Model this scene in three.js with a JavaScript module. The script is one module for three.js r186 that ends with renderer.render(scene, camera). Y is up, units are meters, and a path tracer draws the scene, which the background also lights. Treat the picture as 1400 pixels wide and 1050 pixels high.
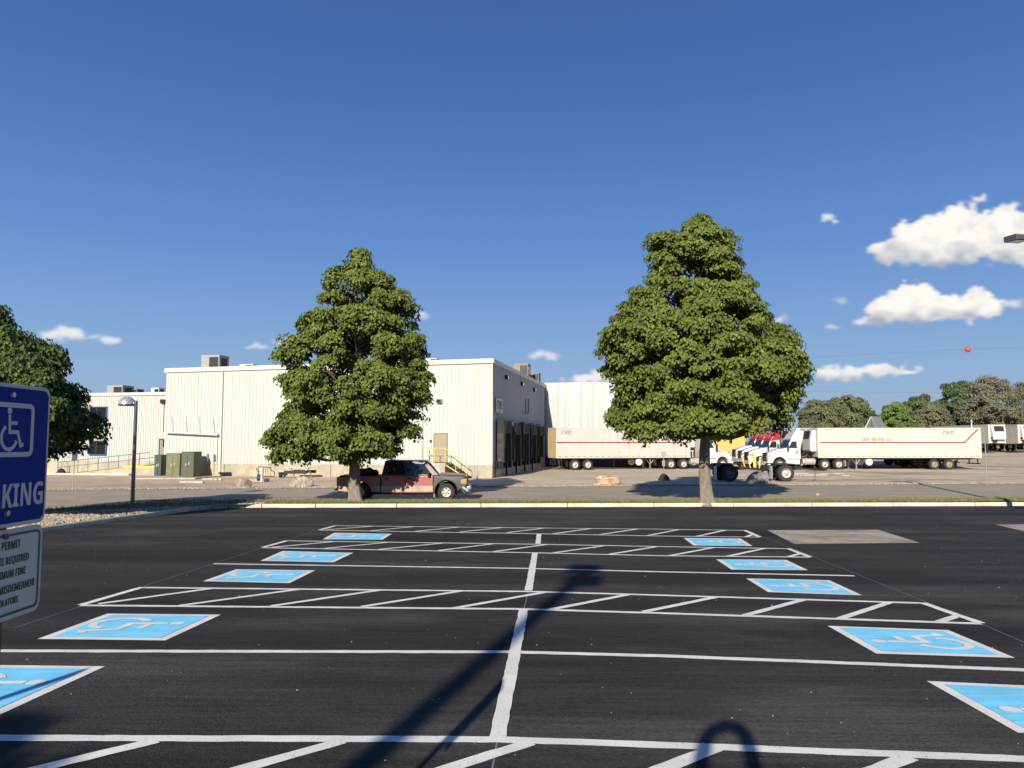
import * as THREE from 'three';
import { mergeGeometries } from 'three/addons/utils/BufferGeometryUtils.js';
import { FontLoader } from 'three/addons/loaders/FontLoader.js';
import { TextGeometry } from 'three/addons/geometries/TextGeometry.js';

// ---------------------------------------------------------------- camera, sun, exposure
const F = 1052, CAMH = 2.55, HORIZON = 606;
const pitch = Math.atan((HORIZON - 525) / F);
const scene = new THREE.Scene();
const camera = new THREE.PerspectiveCamera(2 * Math.atan(525 / F) * 180 / Math.PI, 4 / 3, 0.1, 6000);
camera.position.set(0, CAMH, 0);
camera.rotation.x = pitch;
const renderer = new THREE.WebGLRenderer({ antialias: true });
renderer.setSize(1024, 768);
renderer.toneMapping = THREE.LinearToneMapping;
renderer.toneMappingExposure = 1.38;
renderer.shadowMap.enabled = true;
const R = Math.PI / 180;
const sunAz = 15 * R, sunEl = 24.3 * R;
const sunDir = new THREE.Vector3(-Math.sin(sunAz) * Math.cos(sunEl), Math.sin(sunEl), Math.cos(sunAz) * Math.cos(sunEl));
const sun = new THREE.DirectionalLight(new THREE.Color().setRGB(1, 0.915, 0.78), 4.9);
sun.position.copy(sunDir).multiplyScalar(150).add(new THREE.Vector3(0, 0, -40));
sun.target.position.set(0, 0, -40);
sun.castShadow = true;
Object.assign(sun.shadow.camera, { left: -80, right: 80, top: 80, bottom: -80, near: 1, far: 400 });
sun.shadow.mapSize.set(4096, 4096);
scene.add(sun, sun.target);

// ---------------------------------------------------------------- helpers: random, noise, pixels
function mulberry(a) { return () => { a |= 0; a = a + 0x6D2B79F5 | 0; let t = Math.imul(a ^ a >>> 15, 1 | a); t = t + Math.imul(t ^ t >>> 7, 61 | t) ^ t; return ((t ^ t >>> 14) >>> 0) / 4294967296; }; }
let rnd = mulberry(7);
const rr = (a, b) => a + (b - a) * rnd();
const clamp = (x, a = 0, b = 1) => Math.min(b, Math.max(a, x));
const mix = (a, b, t) => a + (b - a) * t;
const sstep = (a, b, x) => { const t = clamp((x - a) / (b - a)); return t * t * (3 - 2 * t); };
function h2(x, y, s = 0) { let n = Math.imul(x | 0, 374761393) + Math.imul(y | 0, 668265263) + Math.imul(s | 0, 974634777); n = Math.imul(n ^ n >>> 13, 1274126177); return ((n ^ n >>> 16) >>> 0) / 4294967296; }
function vnoise(x, y, s = 0, per = 0) {
  const xi = Math.floor(x), yi = Math.floor(y), fx = x - xi, fy = y - yi;
  const w = per ? (v) => ((v % per) + per) % per : (v) => v;
  const u = fx * fx * (3 - 2 * fx), v = fy * fy * (3 - 2 * fy);
  const a = h2(w(xi), w(yi), s), b = h2(w(xi + 1), w(yi), s), c = h2(w(xi), w(yi + 1), s), d = h2(w(xi + 1), w(yi + 1), s);
  return mix(mix(a, b, u), mix(c, d, u), v);
}
function vnoise3(x, y, z, s = 0) { const zi = Math.floor(z), f = z - zi, u = f * f * (3 - 2 * f); return mix(vnoise(x, y, s + zi * 131), vnoise(x, y, s + (zi + 1) * 131), u); }
function fbm(x, y, o = 4, s = 0, per = 0) { let a = 0.5, t = 0, n = 0; for (let i = 0; i < o; i++) { t += a * vnoise(x, y, s + i * 17, per); n += a; x *= 2; y *= 2; per *= 2; a *= 0.5; } return t / n; }
const cp = Math.cos(pitch), sp = Math.sin(pitch);
function ray(px, py) { const x = (px - 700) / F, y = -(py - 525) / F; return new THREE.Vector3(x, y * cp + sp, y * sp - cp); }
function atDepth(px, py, d) { const r = ray(px, py); return r.multiplyScalar(d / -r.z).add(camera.position); }
function onY(px, py, y = 0) { const r = ray(px, py); return r.multiplyScalar((y - CAMH) / r.y).add(camera.position); }
const LOT0 = 0.46, LOTS = 0.018;                                   // the lot falls 1.8 % away from the building the photo is taken from
const lotY = (z) => LOT0 + LOTS * z;
function onLot(px, py) { const r = ray(px, py); return r.multiplyScalar((LOT0 - CAMH) / (r.y - LOTS * r.z)).add(camera.position); }
const groundY = (z) => { const d = -z; return d < 80 ? 0 : d < 130 ? (d - 80) * 0.027 : 1.35; };

// ---------------------------------------------------------------- the sky: clear air and fair-weather clouds
{
  const W = 2048, H = 2048, data = new Float32Array(W * H * 4);
  const stops = [[-90, .30, .36, .42], [-2, .35, .44, .54], [0, .352, .447, .56], [2.5, .318, .438, .60], [5, .268, .42, .645], [9, .196, .352, .635], [14, .128, .27, .59], [20, .085, .198, .505], [26, .060, .149, .405], [33, .045, .116, .33], [45, .039, .096, .28], [90, .034, .083, .24]].map(([e, r, g, b]) => [e, r * .765, g * .765, b * .765]);
  const air = (el) => { let i = 0; while (i < stops.length - 2 && stops[i + 1][0] < el) i++; const a = stops[i], b = stops[i + 1], t = clamp((el - a[0]) / (b[0] - a[0])); return [mix(a[1], b[1], t), mix(a[2], b[2], t), mix(a[3], b[3], t)]; };
  for (let j = 0; j < H; j++) {
    const c = air(((j + .5) / H - .5) * 180);
    for (let i = 0; i < W; i++) { const k = (j * W + i) * 4; data[k] = c[0]; data[k + 1] = c[1]; data[k + 2] = c[2]; data[k + 3] = 1; }
  }
  // a cloud: puffs [x, y, rx, ry] about a flat base, in tenths of a degree; placed by compass bearing and height
  function cloud(puffs, base, soft, dens, seed, turn = 0) {
    let x0 = 1e9, x1 = -1e9, y0 = 1e9, y1 = -1e9;
    for (const [x, y, rx, ry] of puffs) { x0 = Math.min(x0, x - rx * 1.6); x1 = Math.max(x1, x + rx * 1.6); y0 = Math.min(y0, y - ry * 1.6); y1 = Math.max(y1, y + ry * 1.6); }
    y1 = Math.max(y1, base + 14);
    const dir = (px, py) => ray(px, py).normalize();
    const ext = [dir(x0, y0), dir(x1, y0), dir(x0, y1), dir(x1, y1)];
    const az = ext.map((v) => Math.atan2(v.x, -v.z)), el = ext.map((v) => Math.asin(v.y));
    const i0 = Math.floor((Math.min(...az) / (2 * Math.PI) + .25) * W), i1 = Math.ceil((Math.max(...az) / (2 * Math.PI) + .25) * W);
    const j0 = Math.floor((Math.min(...el) / Math.PI + .5) * H), j1 = Math.ceil((Math.max(...el) / Math.PI + .5) * H);
    const dT = Math.round(turn / 360 * W);
    for (let j = j0; j <= j1; j++) for (let i = i0; i <= i1; i++) {
      const a = ((i + .5) / W - .25) * 2 * Math.PI, e = ((j + .5) / H - .5) * Math.PI;
      const dx = Math.sin(a) * Math.cos(e), dy = Math.sin(e), dz = -Math.cos(a) * Math.cos(e);
      const vx = dx, vy = dy * cp + dz * sp, vz = -dy * sp + dz * cp;
      const px = 700 + F * vx / -vz, py = 525 - F * vy / -vz;
      const wx = px + (fbm(px / 13, py / 13, 5, seed) - .5) * 26, wy = py + (fbm(px / 13, py / 13, 5, seed + 50) - .5) * 20;
      let d = -1, lit = 0;
      for (const [cx, cy, rx, ry] of puffs) {
        const ex = (wx - cx) / rx, ey = (wy - cy) / ry, v = 1 - Math.sqrt(ex * ex + ey * ey);
        if (v > d) { d = v; }
        const b = clamp(1 - Math.sqrt(ex * ex + (ey + .25) * (ey + .25)) * .75); lit = Math.max(lit, b);
      }
      const n = fbm(px / 9, py / 9, 4, seed + 9) - .5;
      let al = sstep(0, soft, d + n * .5) * (1 - sstep(base - 5, base + 7, wy + n * 8));
      al = clamp(al * dens);
      if (al <= .003) continue;
      const top = Math.min(...puffs.map((p) => p[1] - p[3]));
      const hgt = clamp((base - py) / (base - top));
      const bill = fbm(px / 16, py / 13, 4, seed + 31);
      const s = clamp(sstep(.0, .5, hgt) * .72 + (bill - .42) * 1.1 + lit * .3);
      const c = [mix(.40, .97, s) * .75, mix(.43, .93, s) * .75, mix(.52, .88, s) * .75];
      const k = (j * W + (((i + dT) % W) + W) % W) * 4;
      for (let q = 0; q < 3; q++) data[k + q] = mix(data[k + q], c[q], al);
    }
  }
  const big = [[1212, 345, 22, 20], [1240, 335, 30, 32], [1265, 322, 30, 30], [1300, 318, 38, 38], [1318, 302, 28, 24], [1345, 320, 40, 36], [1380, 312, 40, 30], [1420, 325, 50, 42], [1470, 320, 46, 44], [1510, 340, 40, 28], [1290, 345, 60, 20], [1400, 345, 70, 20]];
  const mid = [[1202, 424, 22, 22], [1228, 420, 30, 26], [1252, 410, 32, 26], [1275, 418, 30, 24], [1310, 422, 36, 20], [1338, 412, 20, 22], [1352, 420, 22, 16], [1260, 430, 70, 14]];
  const low = [[1140, 511, 28, 13], [1165, 510, 28, 11], [1205, 506, 24, 10], [1235, 506, 28, 6]];
  const left = [[76, 460, 24, 10], [92, 455, 20, 13], [104, 457, 14, 13]];
  cloud(big, 362, .17, 1, 3); cloud(mid, 441, .17, 1, 11); cloud(low, 520, .4, .85, 21);
  cloud([[1133, 300, 13, 8]], 310, .7, .75, 31); cloud([[1337, 270, 10, 6]], 280, .6, .7, 33);
  cloud([[1150, 410, 20, 6]], 420, .9, .35, 35); cloud([[1135, 446, 11, 8]], 456, .8, .5, 37); cloud([[1174, 439, 14, 7]], 446, .7, .7, 38); cloud([[1386, 418, 22, 10]], 430, .8, .55, 39);
  cloud(left, 468, .7, .75, 41); cloud([[149, 465, 13, 8]], 474, .6, .65, 43); cloud([[125, 463, 18, 5]], 470, .9, .4, 44);
  cloud([[352, 477, 26, 6]], 486, .9, .5, 45); cloud([[392, 467, 20, 8]], 478, .9, .6, 47); cloud([[576, 433, 22, 6]], 442, .9, .55, 49);
  cloud([[738, 486, 22, 9], [752, 488, 16, 6]], 496, .8, .6, 51); cloud([[800, 520, 30, 9], [822, 515, 24, 12], [850, 518, 24, 12]], 530, .6, .85, 53); cloud([[1066, 436, 12, 8]], 446, .8, .6, 55);
  for (const [t, k] of [[48, 0], [92, 1], [137, 2], [176, 0], [214, 1], [255, 2], [278, 1]]) cloud([big, mid, low][k], [362, 441, 520][k], .3, .95, 60 + t, t);
  const tex = new THREE.DataTexture(data, W, H, THREE.RGBAFormat, THREE.FloatType);
  tex.mapping = THREE.EquirectangularReflectionMapping; tex.magFilter = THREE.LinearFilter; tex.minFilter = THREE.LinearFilter; tex.colorSpace = THREE.LinearSRGBColorSpace; tex.needsUpdate = true;
  scene.background = tex; scene.environment = tex;
}

// ---------------------------------------------------------------- helpers: geometry
const V = (x, y, z) => new THREE.Vector3(x, y, z);
const M4 = () => new THREE.Matrix4();
function plainGeo(g) {
  g = g.index ? g.toNonIndexed() : g;
  for (const k of Object.keys(g.attributes)) if (!['position', 'normal', 'uv'].includes(k)) g.deleteAttribute(k);
  if (!g.attributes.normal) g.computeVertexNormals();
  if (!g.attributes.uv) g.setAttribute('uv', new THREE.BufferAttribute(new Float32Array(g.attributes.position.count * 2), 2));
  return g;
}
function metreUV(g) {
  const p = g.attributes.position, n = g.attributes.normal, u = g.attributes.uv;
  for (let i = 0; i < p.count; i++) {
    const ax = Math.abs(n.getX(i)), ay = Math.abs(n.getY(i)), az = Math.abs(n.getZ(i));
    if (ay >= ax && ay >= az) u.setXY(i, p.getX(i), p.getZ(i)); else if (ax > az) u.setXY(i, p.getZ(i), p.getY(i)); else u.setXY(i, p.getX(i), p.getY(i));
  }
  return g;
}
function put(o, parent) { o.castShadow = o.receiveShadow = true; (parent || scene).add(o); return o; }
function mesh(name, geo, mat, parent) { const m = new THREE.Mesh(geo, mat); m.name = parent ? name : numbered(name); return put(m, parent); }
const taken = {};
function numbered(n) { const k = taken[n] = (taken[n] ?? -1) + 1; return k ? n + '_' + String(k).padStart(3, '0') : n; }
class MB {
  constructor() { this.g = []; }
  add(g, m) { g = plainGeo(g); if (m) g.applyMatrix4(m); this.g.push(g); return this; }
  box(w, h, d, x = 0, y = 0, z = 0, rx = 0, ry = 0, rz = 0) { return this.add(new THREE.BoxGeometry(w, h, d), M4().makeRotationFromEuler(new THREE.Euler(rx, ry, rz)).setPosition(x, y, z)); }
  span(x0, x1, y0, y1, z0, z1) { return this.box(x1 - x0, y1 - y0, z1 - z0, (x0 + x1) / 2, (y0 + y1) / 2, (z0 + z1) / 2); }
  rbox(w, h, d, b, x = 0, y = 0, z = 0, rx = 0, ry = 0, rz = 0) {           // box with chamfered edges
    const s = new THREE.Shape([new THREE.Vector2(-w / 2 + b, -h / 2 + b), new THREE.Vector2(w / 2 - b, -h / 2 + b), new THREE.Vector2(w / 2 - b, h / 2 - b), new THREE.Vector2(-w / 2 + b, h / 2 - b)]);
    const g = new THREE.ExtrudeGeometry(s, { depth: d - 2 * b, bevelEnabled: true, bevelThickness: b, bevelSize: b, bevelSegments: 2, steps: 1 }); g.translate(0, 0, -d / 2 + b);
    return this.add(g, M4().makeRotationFromEuler(new THREE.Euler(rx, ry, rz)).setPosition(x, y, z));
  }
  bar(a, b, r0, r1 = r0, seg = 8) {
    const d = new THREE.Vector3().subVectors(b, a), L = d.length(), g = new THREE.CylinderGeometry(r1, r0, L, seg, 1);
    const q = new THREE.Quaternion().setFromUnitVectors(V(0, 1, 0), d.normalize());
    return this.add(g, M4().compose(new THREE.Vector3().addVectors(a, b).multiplyScalar(.5), q, V(1, 1, 1)));
  }
  tube(pts, r, seg = 8, n = 0, closed = false) { const c = new THREE.CatmullRomCurve3(pts, closed); return this.add(new THREE.TubeGeometry(c, n || pts.length * 6, r, seg, closed)); }
  extr(pts, depth, bevel = 0, z0 = 0, seg = 2) {                                // polygon in x,y pushed along z from z0
    const s = pts.isShape || pts instanceof THREE.Shape ? pts : new THREE.Shape(pts.map((p) => new THREE.Vector2(p[0], p[1])));
    const g = new THREE.ExtrudeGeometry(s, { depth: depth - 2 * bevel, bevelEnabled: bevel > 0, bevelThickness: bevel, bevelSize: bevel, bevelOffset: -bevel, bevelSegments: seg, curveSegments: 14, steps: 1 });
    g.translate(0, 0, z0 + bevel); return this.add(g);
  }
  warp(fn) { for (const g of this.g) { const p = g.attributes.position, v = new THREE.Vector3(); for (let i = 0; i < p.count; i++) { v.fromBufferAttribute(p, i); fn(v); p.setXYZ(i, v.x, v.y, v.z); } g.computeVertexNormals(); } return this; }
  geo() { return metreUV(mergeGeometries(this.g)); }
  build(name, mat, parent) { return mesh(name, this.geo(), mat, parent); }
}
function thing(name, label, category, pos = V(0, 0, 0), turn = 0, group) {
  const o = new THREE.Group(); o.name = numbered(name); scene.add(o); o.position.copy(pos); o.rotation.y = turn;
  o.userData = { label, category }; if (group) o.userData.group = group; return o;
}
function tag(o, label, category, group) { o.userData = { label, category }; if (group) o.userData.group = group; return o; }
function struct(o) { o.userData.kind = 'structure'; return o; }
function structGroup(name) { const o = new THREE.Group(); o.name = numbered(name); scene.add(o); return struct(o); }
function sub(name, parent, x = 0, y = 0, z = 0, turn = 0) { const o = new THREE.Group(); o.name = name; parent.add(o); o.position.set(x, y, z); o.rotation.y = turn; return o; }
function dup(o, name, label, pos, turn, group) { const c = o.clone(); c.name = numbered(name); c.userData = { label, category: o.userData.category }; if (group) c.userData.group = group; c.position.copy(pos); c.rotation.set(0, turn, 0); scene.add(c); return c; }

// ---------------------------------------------------------------- helpers: textures and materials
const C = (r, g, b) => new THREE.Color().setRGB(r, g, b);
function makeTex(size, fn, srgb = true, rep = 1) {
  const d = new Uint8Array(size * size * 4);
  for (let j = 0; j < size; j++) for (let i = 0; i < size; i++) {
    const v = fn(i / size, j / size, i, j), k = (j * size + i) * 4;
    for (let q = 0; q < 3; q++) { const c = clamp(Array.isArray(v) ? v[q] : v); d[k + q] = 255 * (srgb ? (c <= .0031308 ? c * 12.92 : 1.055 * Math.pow(c, 1 / 2.4) - .055) : c) + .5; }
    d[k + 3] = 255;
  }
  const t = new THREE.DataTexture(d, size, size, THREE.RGBAFormat); t.wrapS = t.wrapT = THREE.RepeatWrapping; t.magFilter = THREE.LinearFilter; t.minFilter = THREE.LinearMipmapLinearFilter; t.generateMipmaps = true;
  t.colorSpace = srgb ? THREE.SRGBColorSpace : THREE.NoColorSpace; t.repeat.set(rep, rep); t.needsUpdate = true; return t;
}
function std(c, rough = .8, o = {}) { return new THREE.MeshStandardMaterial({ color: c, roughness: rough, side: THREE.DoubleSide, ...o }); }
function phys(c, rough, o = {}) { return new THREE.MeshPhysicalMaterial({ color: c, roughness: rough, side: THREE.DoubleSide, ...o }); }
// mottled surface: base colour times fine grain and coarse patches; period metres per repeat
function mottle(c, amp, period, seed, { grain = .25, streak = 1, size = 512, tint = [1, 1, 1] } = {}) {
  return makeTex(size, (u, v) => {
    const n = fbm(u * 6 * streak, v * 6, 5, seed, 6 * streak) - .5, g = fbm(u * 64 * streak, v * 64, 3, seed + 5, 64 * streak) - .5, t = fbm(u * 4, v * 4, 3, seed + 77, 4) - .5;
    const k = 1 + amp * 2 * n + grain * 2 * g;
    return [c[0] * k * (1 + t * .2 * tint[0]), c[1] * k * (1 + t * .2 * (tint[1] - 1)), c[2] * k * (1 - t * .2 * tint[2])];
  }, true, 1 / period);
}
const grainBump = makeTex(512, (u, v) => fbm(u * 128, v * 128, 2, 91, 128), false, 1 / 1.2);
const white1 = C(1, 1, 1);
const mat = {
  concrete: std(white1, .93, { map: mottle([.42, .38, .31], .35, 3, 1, { grain: .2 }), bumpMap: grainBump, bumpScale: .004 }),
  kerb: std(white1, .93, { map: mottle([.62, .55, .43], .3, 2, 2, { grain: .35 }), bumpMap: grainBump, bumpScale: .006 }),
  foundation: std(white1, .95, { map: mottle([.40, .355, .265], .4, 4, 3, { grain: .15 }) }),
  whitePanel: std(white1, .55, { map: mottle([.482, .490, .458], .11, 8, 4, { grain: .02, streak: 3 }) }),
  whitePanelB: std(white1, .55, { map: mottle([.458, .466, .434], .13, 8, 5, { grain: .02, streak: 3 }) }),
  wingPanel: std(white1, .55, { map: mottle([.43, .446, .437], .22, 9, 6, { grain: .02, streak: 4 }) }),
  trimWhite: std(C(.56, .55, .51), .5),
  rubber: std(C(.022, .022, .022), .92),
  tyre: std(C(.03, .029, .028), .9),
  black: std(C(.02, .02, .021), .6),
  blackMetal: std(C(.03, .03, .032), .5, { metalness: .3 }),
  steel: std(C(.42, .42, .42), .42, { metalness: .8 }),
  chrome: std(C(.88, .88, .87), .14, { metalness: 1 }),
  glass: phys(C(.02, .025, .03), .06, { specularIntensity: 1, clearcoat: 1, clearcoatRoughness: .03 }),
  whitePaint: phys(C(.60, .59, .555), .35, { clearcoat: .5, clearcoatRoughness: .2 }),
  trailerWhite: std(white1, .45, { map: mottle([.515, .505, .455], .11, 5, 8, { grain: .03, streak: 2 }) }),
  bark: std(white1, .95, { map: makeTex(512, (u, v) => { const n = fbm(u * 24, v * 5, 4, 12, 24 * 1) * .9, k = .5 + n; return [.22 * k, .19 * k, .145 * k]; }, true, 1), bumpMap: makeTex(512, (u, v) => fbm(u * 28, v * 6, 4, 14, 28), false, 1), bumpScale: .03 }),
  tank: std(C(.66, .65, .62), .32, { metalness: .5 }),
  pane: phys(C(.012, .014, .016), .12, { specularIntensity: .45 }),
  green: std(C(.085, .10, .06), .7), greenLight: std(white1, .7, { map: mottle([.15, .16, .085], .2, 2, 15) }),
  yellow: std(C(.72, .52, .06), .6), tan: std(C(.30, .25, .165), .6),
};

// ---------------------------------------------------------------- ground, yard, road
function sheet(name, pts, y, m, parent) {                           // flat polygon; y a number or a function of z
  const s = new THREE.Shape(pts.map((p) => new THREE.Vector2(p[0], -p[1])));
  const g = new THREE.ShapeGeometry(s); g.rotateX(-Math.PI / 2);
  const p = g.attributes.position, u = g.attributes.uv;
  for (let i = 0; i < p.count; i++) { p.setY(i, typeof y === 'function' ? y(p.getX(i), p.getZ(i)) : y); u.setXY(i, p.getX(i), p.getZ(i)); }
  g.computeVertexNormals();
  return mesh(name, g, m, parent);
}
{ // one sheet to the horizon: the worn truck yard, with oil stains and wheel tracks near, plain fields far off
  const xs = [], zs = [];
  for (let x = -1500; x < -60; x += 120) xs.push(x); for (let x = -60; x <= 90; x += .75) xs.push(x); for (let x = 100; x <= 1600; x += 120) xs.push(x);
  zs.push(400, 60, -20, -33.4, -33.9); for (let z = -36; z > -130; z -= .6) zs.push(z); for (let z = -130; z > -3000; z -= 140) zs.push(z);
  const nx = xs.length, nz = zs.length, pos = [], col = [], uv = [], idx = [];
  for (const z of zs) for (const x of xs) {
    pos.push(x, z > -33.6 ? -.9 : groundY(z) - .008, z); uv.push(x, z);
    const n = fbm(x / 7, z / 2.2, 4, 200), t = fbm(x / 1.6 + 9, z / 1.1, 3, 210);
    let k = .72 + .5 * n + .16 * (t - .5);
    const oil = sstep(.6, .72, fbm(x / 4, z / 1.2, 4, 230)) * (x > 14 && z < -52 ? 1 : .25); k *= 1 - .55 * oil;
    const red = x < -2 && z > -62 ? 1 : 0;                             // older reddish chip seal beside the warehouse front
    col.push(k * (red ? .9 : 1), k * (red ? .80 : .97), k * (red ? .8 : .93));
  }
  for (let j = 0; j < nz - 1; j++) for (let i = 0; i < nx - 1; i++) { const a = j * nx + i, b = a + 1, c = a + nx, d = c + 1; idx.push(a, b, c, b, d, c); }
  const g = new THREE.BufferGeometry(); g.setAttribute('position', new THREE.Float32BufferAttribute(pos, 3)); g.setAttribute('color', new THREE.Float32BufferAttribute(col, 3)); g.setAttribute('uv', new THREE.Float32BufferAttribute(uv, 2)); g.setIndex(idx); g.computeVertexNormals();
  struct(mesh('ground', g, std(white1, .95, { vertexColors: true, map: mottle([.54, .445, .325], .15, 4, 21, { grain: .35 }), bumpMap: grainBump, bumpScale: .005 })));
}
// near and far road edges as points read off the photograph
const roadNear = [[-60, -18.5], [-22, -27], [-18, -29.6], [-15.6, -32.6], [-12, -33.9], [0, -34.2], [24, -35.2], [120, -39]];
const roadFar = [[-120, -33], [-24, -42.2], [0, -45.2], [31.5, -48.8], [160, -61]];
const roadMat = std(white1, .93, { map: makeTex(1024, (u, v) => {
  const n = fbm(u * 5, v * 20, 4, 31, 20) - .5, g = fbm(u * 150, v * 150, 2, 33, 150) - .5, p = fbm(u * 8, v * 8, 4, 35, 8) - .5, k = 1 + .35 * n + .55 * g + .3 * p;
  return [.335 * k, .28 * k, .205 * k];
}, true, 1 / 7), bumpMap: grainBump, bumpScale: .004 });
struct(sheet('road', [...roadNear, ...[...roadFar].reverse()], .002, roadMat));
// a rubble and gravel edging runs between the road and the yard
const edgeMat = std(white1, .95, { map: mottle([.36, .305, .225], .35, 2, 41, { grain: .5 }), bumpMap: grainBump, bumpScale: .01 });
struct(sheet('gravel_edging', [...roadFar.map(([x, z]) => [x, z + .08]), ...roadFar.map(([x, z]) => [x, z - (x < -2 ? 1.5 : .8)]).reverse()], .012, edgeMat));
{ // loose stones on the edging
  const n = 5200, im = new THREE.InstancedMesh(new THREE.IcosahedronGeometry(1, 0), std(white1, .95, {}), n), m = M4(), q = new THREE.Quaternion(), e = new THREE.Euler(), c = new THREE.Color();
  for (let i = 0; i < n; i++) {
    const x = rr(-32, 42); let k = 0; while (roadFar[k + 1][0] < x) k++; const [x0, z0] = roadFar[k], [x1, z1] = roadFar[k + 1], z = mix(z0, z1, (x - x0) / (x1 - x0)) - rr(0, x < -2 ? 1.5 : .8);
    const s = rr(.02, .06); e.set(rr(0, 6), rr(0, 6), rr(0, 6)); m.compose(V(x, .012 + s * .3, z), q.setFromEuler(e), V(s, s * rr(.5, .8), s * rr(.7, 1.3))); im.setMatrixAt(i, m);
    const t = rr(.6, 1.25); im.setColorAt(i, c.setRGB(.36 * t, .31 * t, .235 * t));
  }
  im.name = 'edging_stones'; im.userData = { kind: 'stuff', label: 'loose tan stones along the far edge of the road', category: 'stones' }; put(im);
}
// ribbon: a mitred strip along points lying on a surface
function ribbon(pts, w, yFn, lift, ends = 0, jitter = 0) {
  const P = pts.map((p) => new THREE.Vector2(p.x ?? p[0], p.z ?? p[1]));
  const Q = [];
  for (let i = 0; i < P.length - 1; i++) { const L = P[i].distanceTo(P[i + 1]), n = jitter ? Math.max(1, Math.round(L / .12)) : 1; for (let k = 0; k < n; k++) Q.push(P[i].clone().lerp(P[i + 1], k / n)); } Q.push(P[P.length - 1]);
  const N = Q.length, pos = [], uv = [], idx = [];
  for (let i = 0; i < N; i++) {
    const a = Q[Math.max(0, i - 1)], b = Q[i], c = Q[Math.min(N - 1, i + 1)];
    const d0 = b.clone().sub(a), d1 = c.clone().sub(b); if (d0.lengthSq() === 0) d0.copy(d1); if (d1.lengthSq() === 0) d1.copy(d0); d0.normalize(); d1.normalize();
    const n0 = new THREE.Vector2(-d0.y, d0.x), n1 = new THREE.Vector2(-d1.y, d1.x), mt = n0.clone().add(n1).normalize(), s = 1 / Math.max(.35, mt.dot(n0));
    for (const sd of [-1, 1]) { const ww = w / 2 * s + (jitter ? rr(-jitter, jitter) : 0), x = b.x + mt.x * sd * ww, z = b.y + mt.y * sd * ww; pos.push(x, yFn(x, z) + lift, z); uv.push(x, z); }
    if (i) { const k = i * 2; idx.push(k - 2, k - 1, k, k - 1, k + 1, k); }
  }
  const g = new THREE.BufferGeometry(); g.setAttribute('position', new THREE.Float32BufferAttribute(pos, 3)); g.setAttribute('uv', new THREE.Float32BufferAttribute(uv, 2)); g.setIndex(idx); g.computeVertexNormals();
  const nn = g.attributes.normal; if (nn.getY(0) < 0) { g.setIndex(idx.flatMap((_, i) => i % 3 ? [] : [idx[i], idx[i + 2], idx[i + 1]])); g.computeVertexNormals(); }
  return g;
}
const flat = () => 0;
for (const line of [[[55, 672], [92, 671.6]], [[1360, 662], [1420, 661.4]]]) struct(mesh('yellow_edge_line', ribbon(line.map(([a, b]) => onY(a, b)), .22, flat, .018), mat.yellow));

// ---------------------------------------------------------------- parking lot with its painted bays
const lot = structGroup('parking_lot');
const lotP = (x, z) => lotY(z);
const kerbA = V(-12.4, lotY(-32.2), -32.2), kerbB = V(22.3, lotY(-33.5), -33.5);
const kerbDir = kerbB.clone().sub(kerbA).setY(0).normalize();
const kerbZ = (x) => kerbA.z + (x - kerbA.x) * kerbDir.z / kerbDir.x;
const islandX = (z) => -12.6 - (z + 32) * .05;                     // face of the kerb along the gravel island
{
  const xs = [], zs = []; for (let x = -16; x <= 70; x += x < 26 ? .3 : 2) xs.push(x); for (let z = 1; z > -36; z -= .3) zs.push(z);
  const nx = xs.length, pos = [], col = [], uv = [], idx = [];
  for (const z of zs) for (const x of xs) {
    pos.push(x, lotY(z), z); uv.push(x, z);
    const roll = fbm(x / 14, z / .55, 4, 301) - .5, pat = fbm(x / 3.2, z / 2.4, 4, 303) - .5, dust = sstep(.52, .72, fbm(x / 2.6 + 40, z / 1.0, 5, 305));
    const k = 1 + 1.2 * roll + .8 * pat; col.push(k * (1 + .55 * dust), k * (1 + .50 * dust), k * (1 + .46 * dust));
  }
  for (let j = 0; j < zs.length - 1; j++) for (let i = 0; i < nx - 1; i++) { const a = j * nx + i, b = a + 1, c = a + nx, d = c + 1; const zc = zs[j], xc = xs[i]; if (zs[j + 1] < kerbZ(xc) - .25 || xc < islandX(zc) - .6) continue; idx.push(a, b, c, b, d, c); }
  const g = new THREE.BufferGeometry(); g.setAttribute('position', new THREE.Float32BufferAttribute(pos, 3)); g.setAttribute('color', new THREE.Float32BufferAttribute(col, 3)); g.setAttribute('uv', new THREE.Float32BufferAttribute(uv, 2)); g.setIndex(idx); g.computeVertexNormals();
  const am = makeTex(2048, (u, v, i, j) => {
    const g1 = h2(i >> 1, j >> 1, 7) - .5, g2 = vnoise(u * 340, v * 340, 8, 340) - .5, st = fbm(u * 10, v * 140, 3, 9, 140) - .5;
    let k = 1 + .3 * g1 + .5 * g2 + .7 * st; const spk = h2(i >> 1, j >> 1, 99) > .9985 ? 3.2 : 0; k += spk;
    return [.037 * k, .0355 * k, .035 * k];
  }, true, 1 / 6);
  const ab = makeTex(1024, (u, v) => vnoise(u * 256, v * 256, 61, 256) * .6 + vnoise(u * 512, v * 512, 62, 512) * .4, false, 1 / 3);
  mesh('asphalt_surface', g, phys(white1, .92, { vertexColors: true, map: am, bumpMap: ab, bumpScale: .006, specularIntensity: .3 }), lot);
}
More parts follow.
